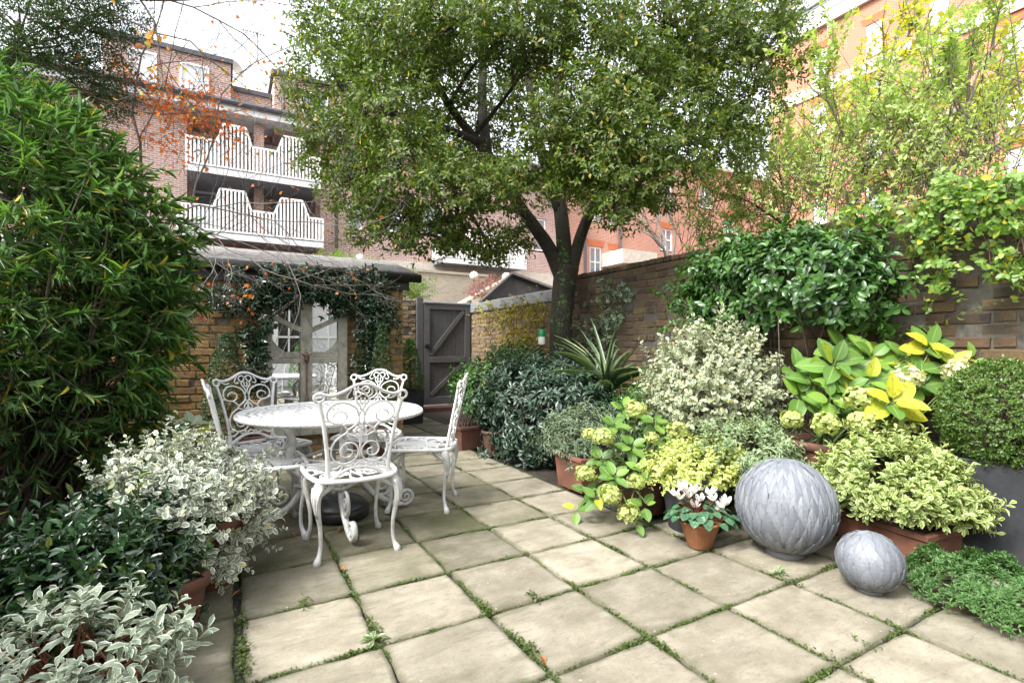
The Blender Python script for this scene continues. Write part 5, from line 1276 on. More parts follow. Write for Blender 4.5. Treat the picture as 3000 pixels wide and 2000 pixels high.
for px, py, d, w in cl:
    m = int(190 * w); c = W(px, py, d); PP.append(c + rs.normal(0, 1, (m, 3)) * [.2, .2, .1])
PP = np.concatenate(PP); leaves('autumn_leaves', L_['maple'], PP, nz_(rs.normal(0, .8, PP.shape) + [0, 0, -.5]), rs.normal(0, 1, PP.shape) + [0, -.4, .6], .04 * rs.uniform(.6, 1.2, len(PP)), .038, T_STAR, mp, mb_)
sticks('twiglets', M['twig'], PP[::3] + rs.normal(0, .12, PP[::3].shape), PP[::3], .003, .0015, mp, mb_, 0, 3)
# branch of turning leaves arching in from above
b0 = W(300, -250, 4.2); e = empty('overhanging_creeper', b0, 0, 'arching twigs with yellow and pink leaves against the white sky', 'creeper')
q = MB(); tips = []
for a, b, L in (((330, -60, 4.2), (640, 60, 4.3), 1.0), ((380, -40, 4.2), (520, 130, 4.3), .8), ((300, 30, 4.2), (480, 150, 4.3), .7), ((420, 0, 4.2), (720, 90, 4.4), .9)):
    grow(q, tips, W(*a) - b0, nz_(dirpx(a, b)), L, .009, 2, .3, (2, 3), 40, -.05)
q.tube(crom([np.zeros(3), W(330, -60, 4.2) - b0, W(420, 0, 4.2) - b0], 4), .012, 5); q.build('twigs', M['twig'], e, True)
P, D = along(tips, 1, .09, .35); leaves('foliage', L_['turn'], *whorl(P, D, .04, 1, 60, 60, .06, .04, .5), T_OVAL, e)
# dark small-leaved tree in the upper corner
b0 = np.array([-1.5, 4.6, 0.]); e = empty('dark_tree', b0, 0, 'dark small-leaved tree filling the upper corner above the narrow-leaved shrub', 'tree')
q = MB(); q.tube(crom([(0, 0, 0), W(-150, 700, 4.6) - b0, W(-60, 350, 4.4) - b0, W(40, 150, 4.2) - b0], 5), np.linspace(.1, .05, 16), 9, False); q.build('trunk', M['bark'], e, True)
TP, TD = [], []; A_, B_ = [], []
for px, py, d, r in ((60, 60, 4.2, .42), (200, 60, 4.3, .4), (310, 80, 4.4, .26), (120, 180, 4.3, .35), (250, 190, 4.4, .3), (310, 260, 4.5, .22), (20, 180, 4.2, .35), (330, 30, 4.4, .25), (80, -120, 4.2, .6), (280, -130, 4.4, .4), (300, 320, 4.5, .16)):
    c = W(px, py, d); n = int(2300 * r * r) + 30; dd = sphere_dirs(n); P = c + dd * r * (.2 + .8 * rs.rand(len(dd), 1) ** .5) * [1, 1, .7]
    TP.append(P); TD.append(nz_(dd * .5 + [.7, -.1, -.15] + rs.normal(0, .3, dd.shape)))
    s0 = W(40, 150, 4.2); A_ += [s0] ; B_ += [c]
    for k in range(8): A_.append(c + (s0 - c) * rs.uniform(0, .4)); B_.append(P[rs.randint(len(P))])
P = np.concatenate(TP); D = np.concatenate(TD)
leaves('crown', L_['smalldark'], *whorl(P, D, .14, 9, 65, 45, .036, .016, .1), T_FAR, e, b0); sticks('branches', M['twig'], A_, B_, .01, .002, e, b0, .02, 4)

# ------------------------------------------------------------------ left-hand plants
# narrow-leaved shrub: long arching shoots streaming to the right
b0 = np.array([-1.05, 4.15, 0.]); e = empty('narrow_leaved_shrub', b0, 0, 'huge narrow-leaved evergreen shrub leaning in over the chairs', 'shrub')
TP, TD = [], []; A_, B_ = [], []
for px, py, d, r in ((20, 400, 3.1, .4), (110, 400, 3.1, .34), (220, 480, 3.0, .34), (310, 580, 3.0, .32), (120, 480, 2.9, .45), (30, 600, 2.8, .45), (200, 640, 2.8, .42), (340, 700, 2.9, .38), (430, 680, 3.0, .3), (470, 800, 3.1, .24), (520, 880, 3.15, .17), (410, 850, 3.0, .32), (300, 880, 2.8, .4), (150, 850, 2.7, .45),
                   (30, 900, 2.7, .4), (380, 1000, 2.9, .32), (440, 1060, 3.0, .2), (280, 1080, 2.8, .38), (120, 1080, 2.7, .42), (20, 1150, 2.8, .35), (330, 1180, 2.9, .3), (200, 1270, 2.8, .34), (80, 1290, 2.9, .3), (400, 1240, 3.0, .2), (300, 1330, 2.9, .2), (0, 330, 3.2, .3), (0, 480, 3.0, .4), (390, 940, 2.9, .25)):
    c = W(px, py, d); n = int((500 if py < 950 else (360 if px > 180 else 170)) * r * r) + 8
    dd = sphere_dirs(n); P = c + dd * r * (.25 + .75 * rs.rand(len(dd), 1) ** .5)
    TP.append(P); right = np.array([cA, -sA, 0]); TD.append(nz_(dd * .4 + right * .9 - np.array([sA, cA, 0]) * .25 + [0, 0, -.12 if py > 500 else .25] + rs.normal(0, .3, dd.shape)))
    s0 = np.array([-1.0 + rs.normal(0, .15), 4.1 + rs.normal(0, .15), .2])
    for k in range(5): A_.append(s0 + rs.normal(0, .08, 3)); B_.append(P[rs.randint(len(P))])
P = np.concatenate(TP); D = np.concatenate(TD); P[:, 2] = np.maximum(P[:, 2], .06)
leaves('foliage', L_['narrow'], *whorl(P - D * .1, D, .17 * rs.uniform(.6, 1.2, len(P)), 9, 52, 14, .142, .0108, .14, .5, .14), T_NAR, e, b0)
sticks('stems', M['twig'], A_, B_, .011, .003, e, b0, .12, 5)
j = rs.choice(len(P), 900, False); sticks('twigs', M['twig'], P[j] - D[j] * .35 + rs.normal(0, .06, (900, 3)), P[j] + D[j] * .05, .003, .0015, e, b0, 0, 3)
q = MB(); pb = W(60, 1420, 3.3)
for k, (px, py) in enumerate(((55, 1000), (140, 1050), (20, 1100))):
    q.tube(crom([np.array([-1.15 + k * .12, 4.2, 0]) - b0, W(60 + 20 * k, 1300, 3.4) - b0, W(px + 20, 1150, 3.2) - b0, W(px, py - 250, 3.0) - b0], 5), np.linspace(.024, .01, 16), 7)
q.build('main_stems', M['bark'], e, True)

shrub('white_edged_bush', 'white-edged loose bush in a terracotta pot beside the near chairs', 'shrub', (-.21, 2.85, .35), (.36, .38, .34), (-.085, 2.83, .28), 820, .14, 9, (65, 40), .046, .028, L_['vari'], T_WAVY, .35, .45, .22, -.75, stem='twig', nst=40, seed=3)
shrub('dark_glossy_bush', 'glossy dark green bush at the edge of the picture behind the silvery leaves', 'shrub', (-.47, 2.42, .17), (.36, .38, .36), (-.30, 2.42, .0), 760, .15, 12, (70, 40), .062, .025, L_['sarco'], T_LANCE, .5, .5, .14, -.75, nst=20, seed=5)
shrub('silver_edged_azalea', 'low azalea with silvery edged leaves in the bottom corner', 'shrub', (-.40, 1.90, .12), (.31, .34, .25), (-.36, 1.88, .1), 300, .10, 10, (75, 48), .062, .0235, L_['azalea'], T_OB, .55, .5, .25, -.5, stem='stem_red', nst=40, seed=8)
def big_leaf_plant(name, label, base, mats, heads, leafspots, ll, lw, cat='hydrangea', stemm='stem_green', hr=.08, headm=None, group=None):
    """hydrangea: every large leaf and every flower head is a part"""
    base = np.array(base, float); e = empty(name, base, 0, label, cat, group)
    V, UV, Q = T_BIG
    mesh = {}
    for mi in mats:
        for b in (.2, .55, .9):
            o = leaves('leaf', L_[mi], np.zeros((1, 3)), np.array([[1., 0, 0]]), np.array([[0, 0, 1.]]), 1.0, .62, T_BIG, None, (0, 0, 0), np.array([rs.rand()]), np.array([b]))
            mesh.setdefault(mi, []).append(o.data); bpy.data.objects.remove(o)
    for p, d, n, s, mi in leafspots:
        d = nz_(np.array(d)); n = np.array(n); n = nz_(n - d * np.dot(n, d)); y = np.cross(n, d)
        R = Matrix(((d[0], y[0], n[0]), (d[1], y[1], n[1]), (d[2], y[2], n[2])))
        o = link('leaf', mesh[mi][rs.randint(3)], e, tuple(np.array(p) - base), R.to_euler(), (ll * s, lw * s / .62, ll * s))
    hm = {}
    for mi in set(h[2] for h in heads):
        hm[mi] = []
        for v in range(2):
            n = 95; dd = sphere_dirs(n, -.7); n = len(dd); dd *= 1 + rs.normal(0, .13, (n, 1)); U, Vv = perp(nz_(dd)); ps, ds, ns = [], [], []
            for k in range(4):
                a = k * pi / 2 + rs.uniform(0, 2 * pi, n) * 0 + np.arange(n) * 1.3
                rad = np.cos(a)[:, None] * U + np.sin(a)[:, None] * Vv
                ps.append(dd * .86 + rad * .01); ds.append(rad + nz_(dd) * .35 + rs.normal(0, .15, (n, 3))); ns.append(nz_(dd) + rs.normal(0, .15, (n, 3)))
            o = leaves('flower_head', L_[mi], np.concatenate(ps), np.concatenate(ds), np.concatenate(ns), .26 * rs.uniform(.8, 1.2, n * 4), .27, tpl(2, .75, .5, .15, .1), None)
            hm[mi].append(o.data); bpy.data.objects.remove(o)
    A_, B_ = [], []
    for p, r, mi in heads:
        o = link('flower_head', hm[mi][rs.randint(2)], e, tuple(np.array(p) - base), (rs.uniform(-.3, .3), rs.uniform(-.3, .3), rs.uniform(0, 6)), (r * .88, r * .88, r * .8)); A_.append(base + rs.normal(0, .04, 3) * [1, 1, 0]); B_.append(np.array(p))
    for p, d, n, s, mi in leafspots[::2]: A_.append(base + rs.normal(0, .05, 3) * [1, 1, 0]); B_.append(np.array(p))
    sticks('stems', M[stemm], A_, B_, .006, .004, e, base, .03, 5)
    return e
view = np.array([sA, cA, 0])
def rosette(c, k, tilt, s, mi, ax=(0, 0, 1.), mi2=None, p2=0.):
    c = np.array(c); ax = nz_(np.array(ax, float)); U, V = perp(ax[None]); U, V = U[0], V[0]; out = []; a0 = rs.uniform(0, 6)
    for i in range(k):
        a = a0 + i * 2.4 + rs.normal(0, .12); t = radians(tilt[0] + (tilt[1] - tilt[0]) * i / max(1, k - 1)) + rs.normal(0, .1)
        r = U * cos(a) + V * sin(a); d = ax * cos(t) + r * sin(t); n = ax * sin(t) - r * cos(t)
        out.append((c - ax * .05 * (1 - i / k) + r * .015, d, n, s * (1 - .35 * i / k) * rs.uniform(.85, 1.15), mi2 if (mi2 and rs.rand() < p2) else mi))
    return out
# pale hydrangea behind the chairs on the left
ls = rosette(W(560, 1235, 3.5), 7, (85, 50), 1, 'hyd_w', (.1, -.3, 1)) + rosette(W(470, 1280, 3.3), 7, (95, 60), .9, 'hyd_w', (0, -.4, 1), 'hyd', .4) + rosette(W(585, 1270, 3.4), 5, (95, 60), 1.0, 'hyd_y', (0, -.3, 1), 'hyd', .5) + rosette(W(500, 1225, 3.7), 6, (85, 50), .9, 'hyd_w', (0, -.2, 1))
big_leaf_plant('hydrangea', 'pale bleached hydrangea with one brown flower head behind the white-edged bush', (-.3, 4.2, .27), ('hyd_w', 'hyd', 'hyd_y'), [(W(497, 1262, 3.2), .06, 'mop_b')], ls, .15, .095)

# ------------------------------------------------------------------ plants on the outbuilding wall
e = empty('jasmine_climber', (.1, 5.7, 0), 0, 'dark glossy evergreen climber draped over the mirror and brick wall', 'climber'); b0 = np.array([.1, 5.7, 0])
TP = []; A_, B_ = [], []
for px, py, w, h, n in ((860, 835, 150, 45, 230), (960, 848, 170, 42, 230), (1060, 870, 120, 70, 190), (1120, 930, 70, 90, 130), (1070, 980, 45, 110, 90), (760, 870, 120, 50, 130), (690, 880, 90, 40, 70), (640, 870, 60, 40, 40), (775, 940, 30, 80, 50), (755, 1030, 45, 80, 60), (745, 1090, 45, 70, 60), (1070, 1080, 50, 50, 45), (1015, 875, 50, 30, 60), (870, 872, 60, 22, 50),
                     (800, 800, 60, 30, 40), (1060, 805, 70, 40, 60), (1110, 830, 50, 40, 60), (720, 975, 40, 40, 25), (765, 1120, 30, 50, 30), (700, 800, 30, 25, 10), (900, 800, 80, 30, 60)):
    n = int(n * 1.25)
    x = px + np.clip(rs.normal(0, .55, n), -1.2, 1.2) * w * .62; y = py + np.clip(rs.normal(0, .55, n), -1.2, 1.2) * h * .7
    P = np.array([atY(a, b, 5.70 - .17 * rs.rand() ** .7 - (.05 if b < 830 else 0)) for a, b in zip(x, y)]); P[:, 2] = np.minimum(P[:, 2], 1.98); TP.append(P)
    for k in range(4): A_.append(P[rs.randint(n)]); B_.append(P[rs.randint(n)])
P = np.concatenate(TP); n = len(P); D = nz_(rs.normal(0, .7, (n, 3)) + [0, -.5, -.1])
leaves('foliage', L_['choisya'], *whorl(P, D, .05, 5, 70, 55, .068, .027, .35, .6), T_OVAL, e, b0)
for px0, py0, px1, py1 in ((640, 900, 700, 880), (575, 920, 640, 1010), (640, 1010, 760, 990), (1110, 1150, 1090, 900), (780, 1150, 790, 900), (1060, 1200, 1080, 950)): A_.append(atY(px0, py0, 5.74)); B_.append(atY(px1, py1, 5.72))
sticks('stems', M['twig'], A_, B_, .004, .003, e, b0, 0, 4)
def topiary(name, label, c, rx, h, leafm, n, ll, lw, cone=1.0, group=None):
    """clipped form, cone > 1 tapers to the top"""
    e = empty(name, c, 0, label, 'topiary', group); t = rs.rand(n); a = rs.uniform(0, 2 * pi, n)
    prof = np.sqrt(np.clip(1 - (2 * t - 1) ** 2, 0, 1)) if cone == 0 else np.clip(np.minimum(1, (1 - t) ** (1 / 1.6 if cone == 1 else 1.0) * 1.15) * np.minimum(1, .7 + t * 3), .02, 1)
    r = prof * rx * (1 + rs.normal(0, .05, n)) * (.82 + .18 * rs.rand(n))
    d = np.stack([np.cos(a), np.sin(a), np.full(n, .35) + (t - .4) * .8], 1); P = np.stack([np.cos(a) * r, np.sin(a) * r, t * h], 1)
    leaves('foliage', leafm, *whorl(P, nz_(d + rs.normal(0, .4, d.shape)), .03, 5, 65, 40, ll, lw), T_FAR, e)
    q = MB(); q.tube([(0, 0, -.25), (0, 0, h * .6)], .014, 6); q.build('stem', M['twig'], e); return e
topiary('topiary', 'clipped dark dome topiary against the ochre bricks behind the far chair', (0.0, 5.42, .28), .21, .97, L_['box_d'], 1500, .026, .014)
topiary('topiary', 'slim dark cone topiary at the end of the brick outbuilding', (1.45, 5.37, .28), .14, 1.1, L_['box_d'], 1200, .026, .014)
topiary('topiary', 'fresh green clipped cone in the grey planter beside the gate', (2.42, 7.4, .46), .19, .80, L_['box_l'], 1300, .028, .016)
topiary('topiary', 'clipped cone beside the house, visible in the mirror', (1.45, -1.0, .2), .22, 1.0, L_['box_l'], 900, .03, .018)

# ------------------------------------------------------------------ right-hand planting
shrub('rosette_shrub', 'broad dark blue-green shrub of leaf rosettes at the foot of the tree', 'shrub', (2.93, 4.45, .44), (.62, .88, .62), (3.05, 4.6, 0), 1150, .09, 11, (88, 55), .088, .03, L_['tobira'], T_OB, .35, .8, .10, -.8, nst=25, seed=14, foot=.05)
shrub('green_camellia', 'fresh green leafy shrub in the square brown planter by the gate path', 'shrub', (2.5, 5.25, .66), (.29, .34, .38), (2.36, 5.22, .2), 330, .12, 7, (75, 50), .062, .03, L_['camellia'], T_OVAL, .2, .4, .25, -.8, nst=14, seed=15)
shrub('green_camellia', 'fresh green bush rising between the pale brick wall and the rosette shrub', 'shrub', (3.3, 5.75, .80), (.4, .45, .34), (3.3, 5.7, 0), 380, .12, 7, (75, 50), .07, .033, L_['camellia'], T_OVAL, .2, .5, .25, -.4, nst=14, seed=16)
shrub('pale_edged_shrub', 'small shrub with narrow pale-edged leaves over the square terracotta planter', 'shrub', (2.62, 3.42, .36), (.34, .40, .26), (2.55, 3.28, .22), 360, .08, 11, (85, 50), .062, .013, L_['euon'], T_LANCE, .5, .55, .2, -.6, nst=20, seed=17)
shrub('fern_like_shrub', 'light green fine-leaved shrub behind the mophead flowers', 'shrub', (3.25, 3.15, .5), (.42, .5, .42), (3.3, 3.2, 0), 520, .1, 9, (75, 45), .038, .018, L_['camellia'], T_FAR, .3, .5, .25, -.3, nst=16, seed=18)
# glossy bush hanging over the tall wall
shrub('glossy_wall_bush', 'large glossy green bush spilling over the tall brick wall', 'shrub', (3.72, 2.40, 1.55), (.46, .82, .50), (3.85, 2.4, 0.0), 900, .13, 8, (75, 50), .082, .042, L_['glossy'], T_OVAL, .25, .65, .10, -.6, nst=30, seed=19, droop=.1, foot=1.05)
# honeysuckle trailing down from the wall top
b0 = np.array([3.95, 1.7, 2.05]); e = empty('honeysuckle', b0, 0, 'trailing honeysuckle with yellowing leaves hanging down the tall wall', 'climber')
TP, TD = [], []; A_, B_ = [], []
for px, py, w, h, n in ((2500, 640, 120, 40, 60), (2420, 690, 60, 40, 24), (2620, 630, 120, 50, 90), (2700, 700, 60, 80, 60), (2770, 730, 70, 90, 60), (2750, 830, 50, 40, 32), (2850, 570, 130, 60, 120), (2960, 560, 80, 70, 90), (2900, 640, 80, 60, 60), (2950, 760, 60, 60, 40), (2990, 650, 40, 50, 40), (2920, 790, 40, 30, 14), (2780, 600, 80, 60, 70), (2560, 700, 40, 40, 16), (2995, 790, 20, 60, 20)):
    n = int(n * .45); x = px + rs.normal(0, .5, n) * w; y = py + rs.normal(0, .5, n) * h
    P = np.array([atX(a, b, 3.97 - .2 * rs.rand()) for a, b in zip(x, y)]); TP.append(P); TD.append(nz_(rs.normal(0, .6, (n, 3)) + [-.5, 0, -.25]))
    top = P.copy()
    for k in range(max(2, n // 9)): j = rs.randint(n); A_.append(np.array([3.98, P[j][1] + rs.normal(0, .08), 2.12])); B_.append(P[j])
P = np.concatenate(TP); D = np.concatenate(TD)
leaves('foliage', L_['honey'], *whorl(P, D, .07, 6, 75, 55, .056, .034, .1, .8), T_ROUND, e, b0); sticks('stems', M['twig'], A_, B_, .0035, .002, e, b0, .02, 4)
for k, (p_, dy) in enumerate((((2850, 1010), -.5), ((2830, 1150), .0))):
    pass
shrub('white_edged_bush', 'upright bush with white-edged leaves under the glossy wall bush', 'shrub', (3.18, 2.5, .87), (.43, .46, .44), (3.25, 2.5, 0), 950, .14, 9, (62, 38), .050, .028, L_['vari_y'], T_WAVY, .55, .5, .26, -.75, nst=40, seed=23)
shrub('pale_edged_pieris', 'low pieris with cream-edged leaf clusters behind the large zinc ball', 'shrub', (2.98, 2.05, .42), (.42, .38, .24), (3.0, 2.1, 0), 420, .08, 11, (80, 48), .046, .017, L_['pieris'], T_OB, .5, .5, .25, -.3, nst=24, seed=24)
shrub('yellow_green_creeper', 'bright yellow-green small-leaved plant mounded over the round grey planter', 'shrub', (2.56, 2.19, .37), (.31, .31, .17), (2.56, 2.19, .3), 620, .09, 8, (70, 50), .034, .02, L_['ivy'], T_ROUND, .25, .5, .25, -.55, nst=24, seed=25, droop=.1)
shrub('cream_edged_hebe', 'dense mound of cream-edged green leaves filling the terracotta trough', 'shrub', (3.12, 1.36, .40), (.31, .38, .23), (3.13, 1.34, .15), 740, .085, 12, (72, 42), .05, .0205, L_['hebe'], T_OB, .6, .62, .16, -.6, nst=30, seed=26)
# clipped box ball
b0 = (3.50, .98, .5); e = empty('box_ball', b0, 0, 'clipped round box ball in the tall grey planter', 'topiary')
dd = sphere_dirs(3600, -.8); P = dd * .295 * (.9 + .12 * rs.rand(len(dd), 1)) * lumps(dd, 3, .05)[:, None] + [0, 0, .27]
leaves('foliage', L_['box'], *whorl(P - dd * .02, nz_(dd + rs.normal(0, .35, dd.shape)), .035, 6, 62, 35, .023, .013), T_FAR, e)
dd = sphere_dirs(160); sticks('twigs', M['twig'], np.tile([0, 0, .15], (len(dd), 1)), dd * .28 + [0, 0, .27], .004, .0015, e, (0, 0, 0), 0, 3)
# cushion of saxifrage
e = empty('saxifrage_cushion', (2.86, .86, 0), 0, 'low spreading cushion of bright green rosettes at the edge of the slabs', 'ground cover')
n = 2300; x = rs.uniform(-1, 1, n); y = rs.uniform(-1, 1, n); ok = x * x + y * y < 1; x, y = x[ok], y[ok]; n = len(x)
hh = .16 * np.sqrt(1 - (x * x + y * y)) * (1 + .4 * np.sin(x * 6 + 1) * np.cos(y * 9)) + rs.normal(0, .008, n) + .012
wx, wy = x * .23 + y * .05, y * .38 - .02
nrm = nz_(np.stack([x * .8, y * .8, np.full(n, .6)], 1)); P = np.stack([wx, wy, hh], 1)
leaves('foliage', L_['saxi'], *whorl(P, nz_(nrm + rs.normal(0, .2, (n, 3))), .016, 10, 85, 35, .026, .0085, 0, .2), T_FAR, e)
q = MB(); q.lathe([(.26, -.03), (.25, .0), (.2, .05), (.1, .085), (.001, .09)], 20, wob=lambda a, z: .5 + .5 * abs(sin(a)) ** 1.5); q.build('dry_mat', simple('dry_thatch', (.07, .05, .03), .95, .4, 40, bmp=.8, bdist=.01), e)
# low hydrangea
hd = [((1863, 1200), 3.45, .086), ((1768, 1280), 3.35, .082), ((1728, 1272), 3.5, .06), ((1716, 1386), 3.3, .08), ((1909, 1282), 3.3, .05), ((1787, 1448), 3.1, .082), ((1863, 1411), 3.1, .062), ((1840, 1502), 3.05, .078), ((1984, 1259), 3.4, .082)]
heads = [(W(*p, d), r, 'mop') for p, d, r in hd]; ls = []
for (px, py, d, k, s) in ((1800, 1240, 3.55, 8, 1), (1850, 1300, 3.4, 8, 1), (1920, 1230, 3.6, 7, .9), (1760, 1340, 3.45, 8, .9), (1880, 1370, 3.25, 7, .9), (1800, 1390, 3.25, 8, .95), (1750, 1450, 3.2, 6, .85), (1890, 1470, 3.1, 5, .75), (1960, 1300, 3.5, 7, .9), (1720, 1430, 3.3, 6, .8), (1830, 1190, 3.7, 6, .9), (1870, 1515, 3.02, 3, .7), (1690, 1480, 3.25, 4, .75)):
    ls += rosette(W(px, py, d), k, (95, 50), s, 'hyd', -view * .75 + [0, 0, 1], 'hyd_y', .03)
big_leaf_plant('hydrangea', 'green mophead hydrangea tumbling over pots at the edge of the slabs', (2.55, 2.68, .2), ('hyd', 'hyd_y'), heads, ls, .125, .078)
# tall hydrangea by the wall
hd = [((2319, 1227), 3.15, .075, 'mop'), ((2419, 1241), 2.95, .088, 'mop'), ((2513, 1166), 2.95, .086, 'mop'), ((2524, 1236), 2.9, .088, 'mop'), ((2658, 1107), 2.95, .088, 'mop_w'), ((2810, 1096), 2.85, .092, 'mop_w'), ((2653, 1245), 2.9, .078, 'mop')]
heads = [(W(*p, d), r, m2) for p, d, r, m2 in hd]; ls = []
for (px, py, d, k, s, m1, m2, p2) in ((2450, 1060, 3.15, 9, 1.15, 'hyd', 'hyd_y', .3), (2340, 1080, 3.3, 5, 1.1, 'hyd', None, 0), (2500, 1000, 3.5, 7, .95, 'hyd', None, 0), (2730, 1010, 3.1, 9, 1.1, 'hyd', 'hyd_y', .45), (2620, 1170, 2.85, 8, 1.1, 'hyd_y', 'hyd', .4), (2790, 1060, 3.0, 7, 1, 'hyd', 'hyd_y', .45),
                           (2550, 1110, 3.1, 7, 1, 'hyd', 'hyd_y', .2), (2440, 1160, 3.05, 6, .9, 'hyd', None, 0), (2690, 1080, 3.1, 7, 1, 'hyd', 'hyd_y', .4), (2400, 1200, 3.1, 4, .8, 'hyd', None, 0), (2600, 1060, 3.3, 6, .9, 'hyd', None, 0), (2470, 1010, 3.4, 8, 1.1, 'hyd', None, 0), (2390, 1110, 3.2, 6, 1.1, 'hyd', None, 0), (2500, 1090, 3.2, 8, 1.1, 'hyd', 'hyd_y', .25), (2760, 980, 3.3, 7, 1.0, 'hyd', 'hyd_y', .2), (2660, 1040, 3.2, 7, 1.1, 'hyd', 'hyd_y', .3), (2570, 1190, 3.0, 6, 1.0, 'hyd', 'hyd_y', .3), (2850, 1050, 3.1, 6, .9, 'hyd', 'hyd_y', .3), (2560, 1040, 3.25, 8, 1.1, 'hyd', 'hyd_y', .15), (2700, 1120, 3.0, 7, 1.0, 'hyd', 'hyd_y', .3), (2480, 1130, 3.1, 7, 1.0, 'hyd', None, 0), (2350, 1150, 3.2, 5, 1.0, 'hyd', None, 0)):
    ls += rosette(W(px, py, d), k, (95, 40), s, m1, -view * .9 + [0, 0, .8], m2, p2)
big_leaf_plant('hydrangea', 'tall hydrangea with big yellowing leaves and pale mopheads against the wall', (3.32, 1.78, .5), ('hyd', 'hyd_y'), heads, ls, .175, .105)
# cyclamen
e = empty('cyclamen', (2.34, 1.965, .13), 0, 'white-flowered cyclamen with marbled leaves in the small fluted pot', 'cyclamen'); n = 0
o = leaves('leaf', L_['cyc'], np.zeros((1, 3)), np.array([[1., 0, 0]]), np.array([[0, 0, 1.]]), 1, 1, tpl(6, .7, .5, .2, .3, .02), None, rnd=np.array([.3]), bend=np.array([1.])); lm = o.data; bpy.data.objects.remove(o)
A_, B_ = [], []
for k in range(95):
    a = rs.uniform(0, 2 * pi); r = .165 * math.sqrt(rs.rand()); z = .075 * (1 - (r / .19) ** 2) + rs.uniform(.015, .05); p = np.array([r * cos(a), r * sin(a), z])
    t = radians(5 + 150 * r); d = np.array([cos(a) * cos(t * .6), sin(a) * cos(t * .6), -sin(t * .6)]); n_ = nz_(np.array([cos(a) * sin(t * .6), sin(a) * sin(t * .6), cos(t * .6)]) + rs.normal(0, .15, 3)); y = np.cross(n_, d); y /= np.linalg.norm(y); n_ = np.cross(d, y)
    link('leaf', lm, e, tuple(p), Matrix(((d[0], y[0], n_[0]), (d[1], y[1], n_[1]), (d[2], y[2], n_[2]))).to_euler(), (.05, .05, .042)); A_.append((0, 0, -.04)); B_.append(p)
ps, ds, ns = [], [], []
for k in range(5):
    a = k * 2 * pi / 5; r = np.array([cos(a), sin(a), 0.]); ps.append(r * .12); ds.append(r * .45 + [0, 0, 1]); ns.append(r + [0, 0, .2])
o = leaves('flower', L_['petal'], np.array(ps), np.array(ds), np.array(ns), 1., .62, tpl(4, 1.1, .6, .3, -.25), None, bend=np.ones(5)); fm_ = o.data; bpy.data.objects.remove(o)
for px, py in ((1977, 1452), (1995, 1436), (2006, 1444), (1990, 1462), (2030, 1445), (2018, 1457), (2035, 1438), (2054, 1466), (2083, 1452), (2092, 1466), (2085, 1446), (2034, 1484), (2125, 1470), (2112, 1486), (2120, 1480), (2108, 1500), (2000, 1430)):
    p = W(px, py, 2.83 + rs.uniform(-.06, .06)) - np.array([2.34, 1.965, .13]); link('flower', fm_, e, tuple(p), (rs.normal(0, .2), rs.normal(0, .2), rs.uniform(0, 6)), (.04, .04, .046)); A_.append((p[0] * .3, p[1] * .3, 0)); B_.append(p)
sticks('stems', M['stem_red'], A_, B_, .002, .0018, e, (0, 0, 0), .02, 4)
# sword-leaved plant by the tree
b0 = W(1775, 1070, 5.0); b0[2] = .66; e = empty('sword_leaved_plant', (b0[0], b0[1], 0), 0, 'spiky sword-leaved plant between tree trunk and tall wall', 'plant')
for k in range(42):
    o = None; a = rs.uniform(0, 2 * pi); t = radians(rs.uniform(8, 55)); d = np.array([cos(a) * sin(t), sin(a) * sin(t), cos(t)]); n_ = np.array([-cos(a) * cos(t), -sin(a) * cos(t), sin(t)])
    leaves('leaf', L_['strap'], np.array([[0, 0, b0[2]]]) + rs.normal(0, .02, 3), d[None], n_[None], rs.uniform(.45, .85), rs.uniform(.04, .06), T_STRAP, e, bend=np.array([rs.uniform(.15, 1.0)]))
q = MB(); q.tube([(0, 0, 0), (0, 0, b0[2] + .05)], .05, 8); q.build('stem', M['bark'], e)
def wall_patch(name, label, spots, leafm, T, ll, lw, X, k=4, dens=1., cat='climber', stem='twig', d0=(-.4, 0, -.4)):
    b0 = atX(spots[0][0], spots[0][1], X); b0 = np.array([X, b0[1], 0]); e = empty(name, b0, 0, label, cat); TP = []; A_, B_ = [], []
    for px, py, w, h, n in spots:
        n = int(n * dens); P = np.array([atX(px + rs.normal(0, .5) * w, py + rs.normal(0, .5) * h, X - .02 - .1 * rs.rand()) for _ in range(n)]); TP.append(P)
        for _ in range(max(2, n // 7)): i, j = rs.randint(n, size=2); A_.append(P[i]); B_.append(P[j])
    P = np.concatenate(TP); D = nz_(rs.normal(0, .6, P.shape) + d0)
    leaves('foliage', leafm, *whorl(P, D, .05, k, 75, 55, ll, lw, .3, .5), T, e, b0); sticks('stems', M[stem], A_, B_, .004, .002, e, b0, 0, 4); return e
wall_patch('autumn_climber', 'yellowing climber straggling over the pale brick wall beside the gate', [(1420, 910, 40, 30, 60), (1480, 920, 60, 40, 90), (1540, 910, 60, 50, 110), (1580, 920, 40, 60, 80), (1510, 980, 50, 60, 90), (1480, 1010, 40, 30, 40), (1540, 1000, 40, 40, 60), (1420, 960, 30, 40, 20), (1580, 1000, 25, 40, 30)], L_['climb'], T_FAR, .055, .034, XW - .02)
wall_patch('wall_ivy', 'dark ivy clinging to the tall brick wall beside the tree trunk', [(1790, 930, 40, 50, 60), (1800, 880, 30, 60, 26), (1770, 860, 25, 50, 22), (1830, 860, 20, 40, 16), (1750, 960, 40, 40, 30), (1770, 1010, 50, 40, 30), (1700, 980, 40, 60, 30)], L_['euon'], T_OVAL, .05, .04, XW - .01)
wall_patch('trunk_creeper', 'thin creeper climbing the tree trunk', [(1650, 760, 16, 60, 14), (1655, 860, 18, 60, 18), (1640, 940, 25, 50, 22), (1648, 1000, 20, 40, 12)], L_['camellia'], T_OVAL, .06, .028, 3.53, 2)
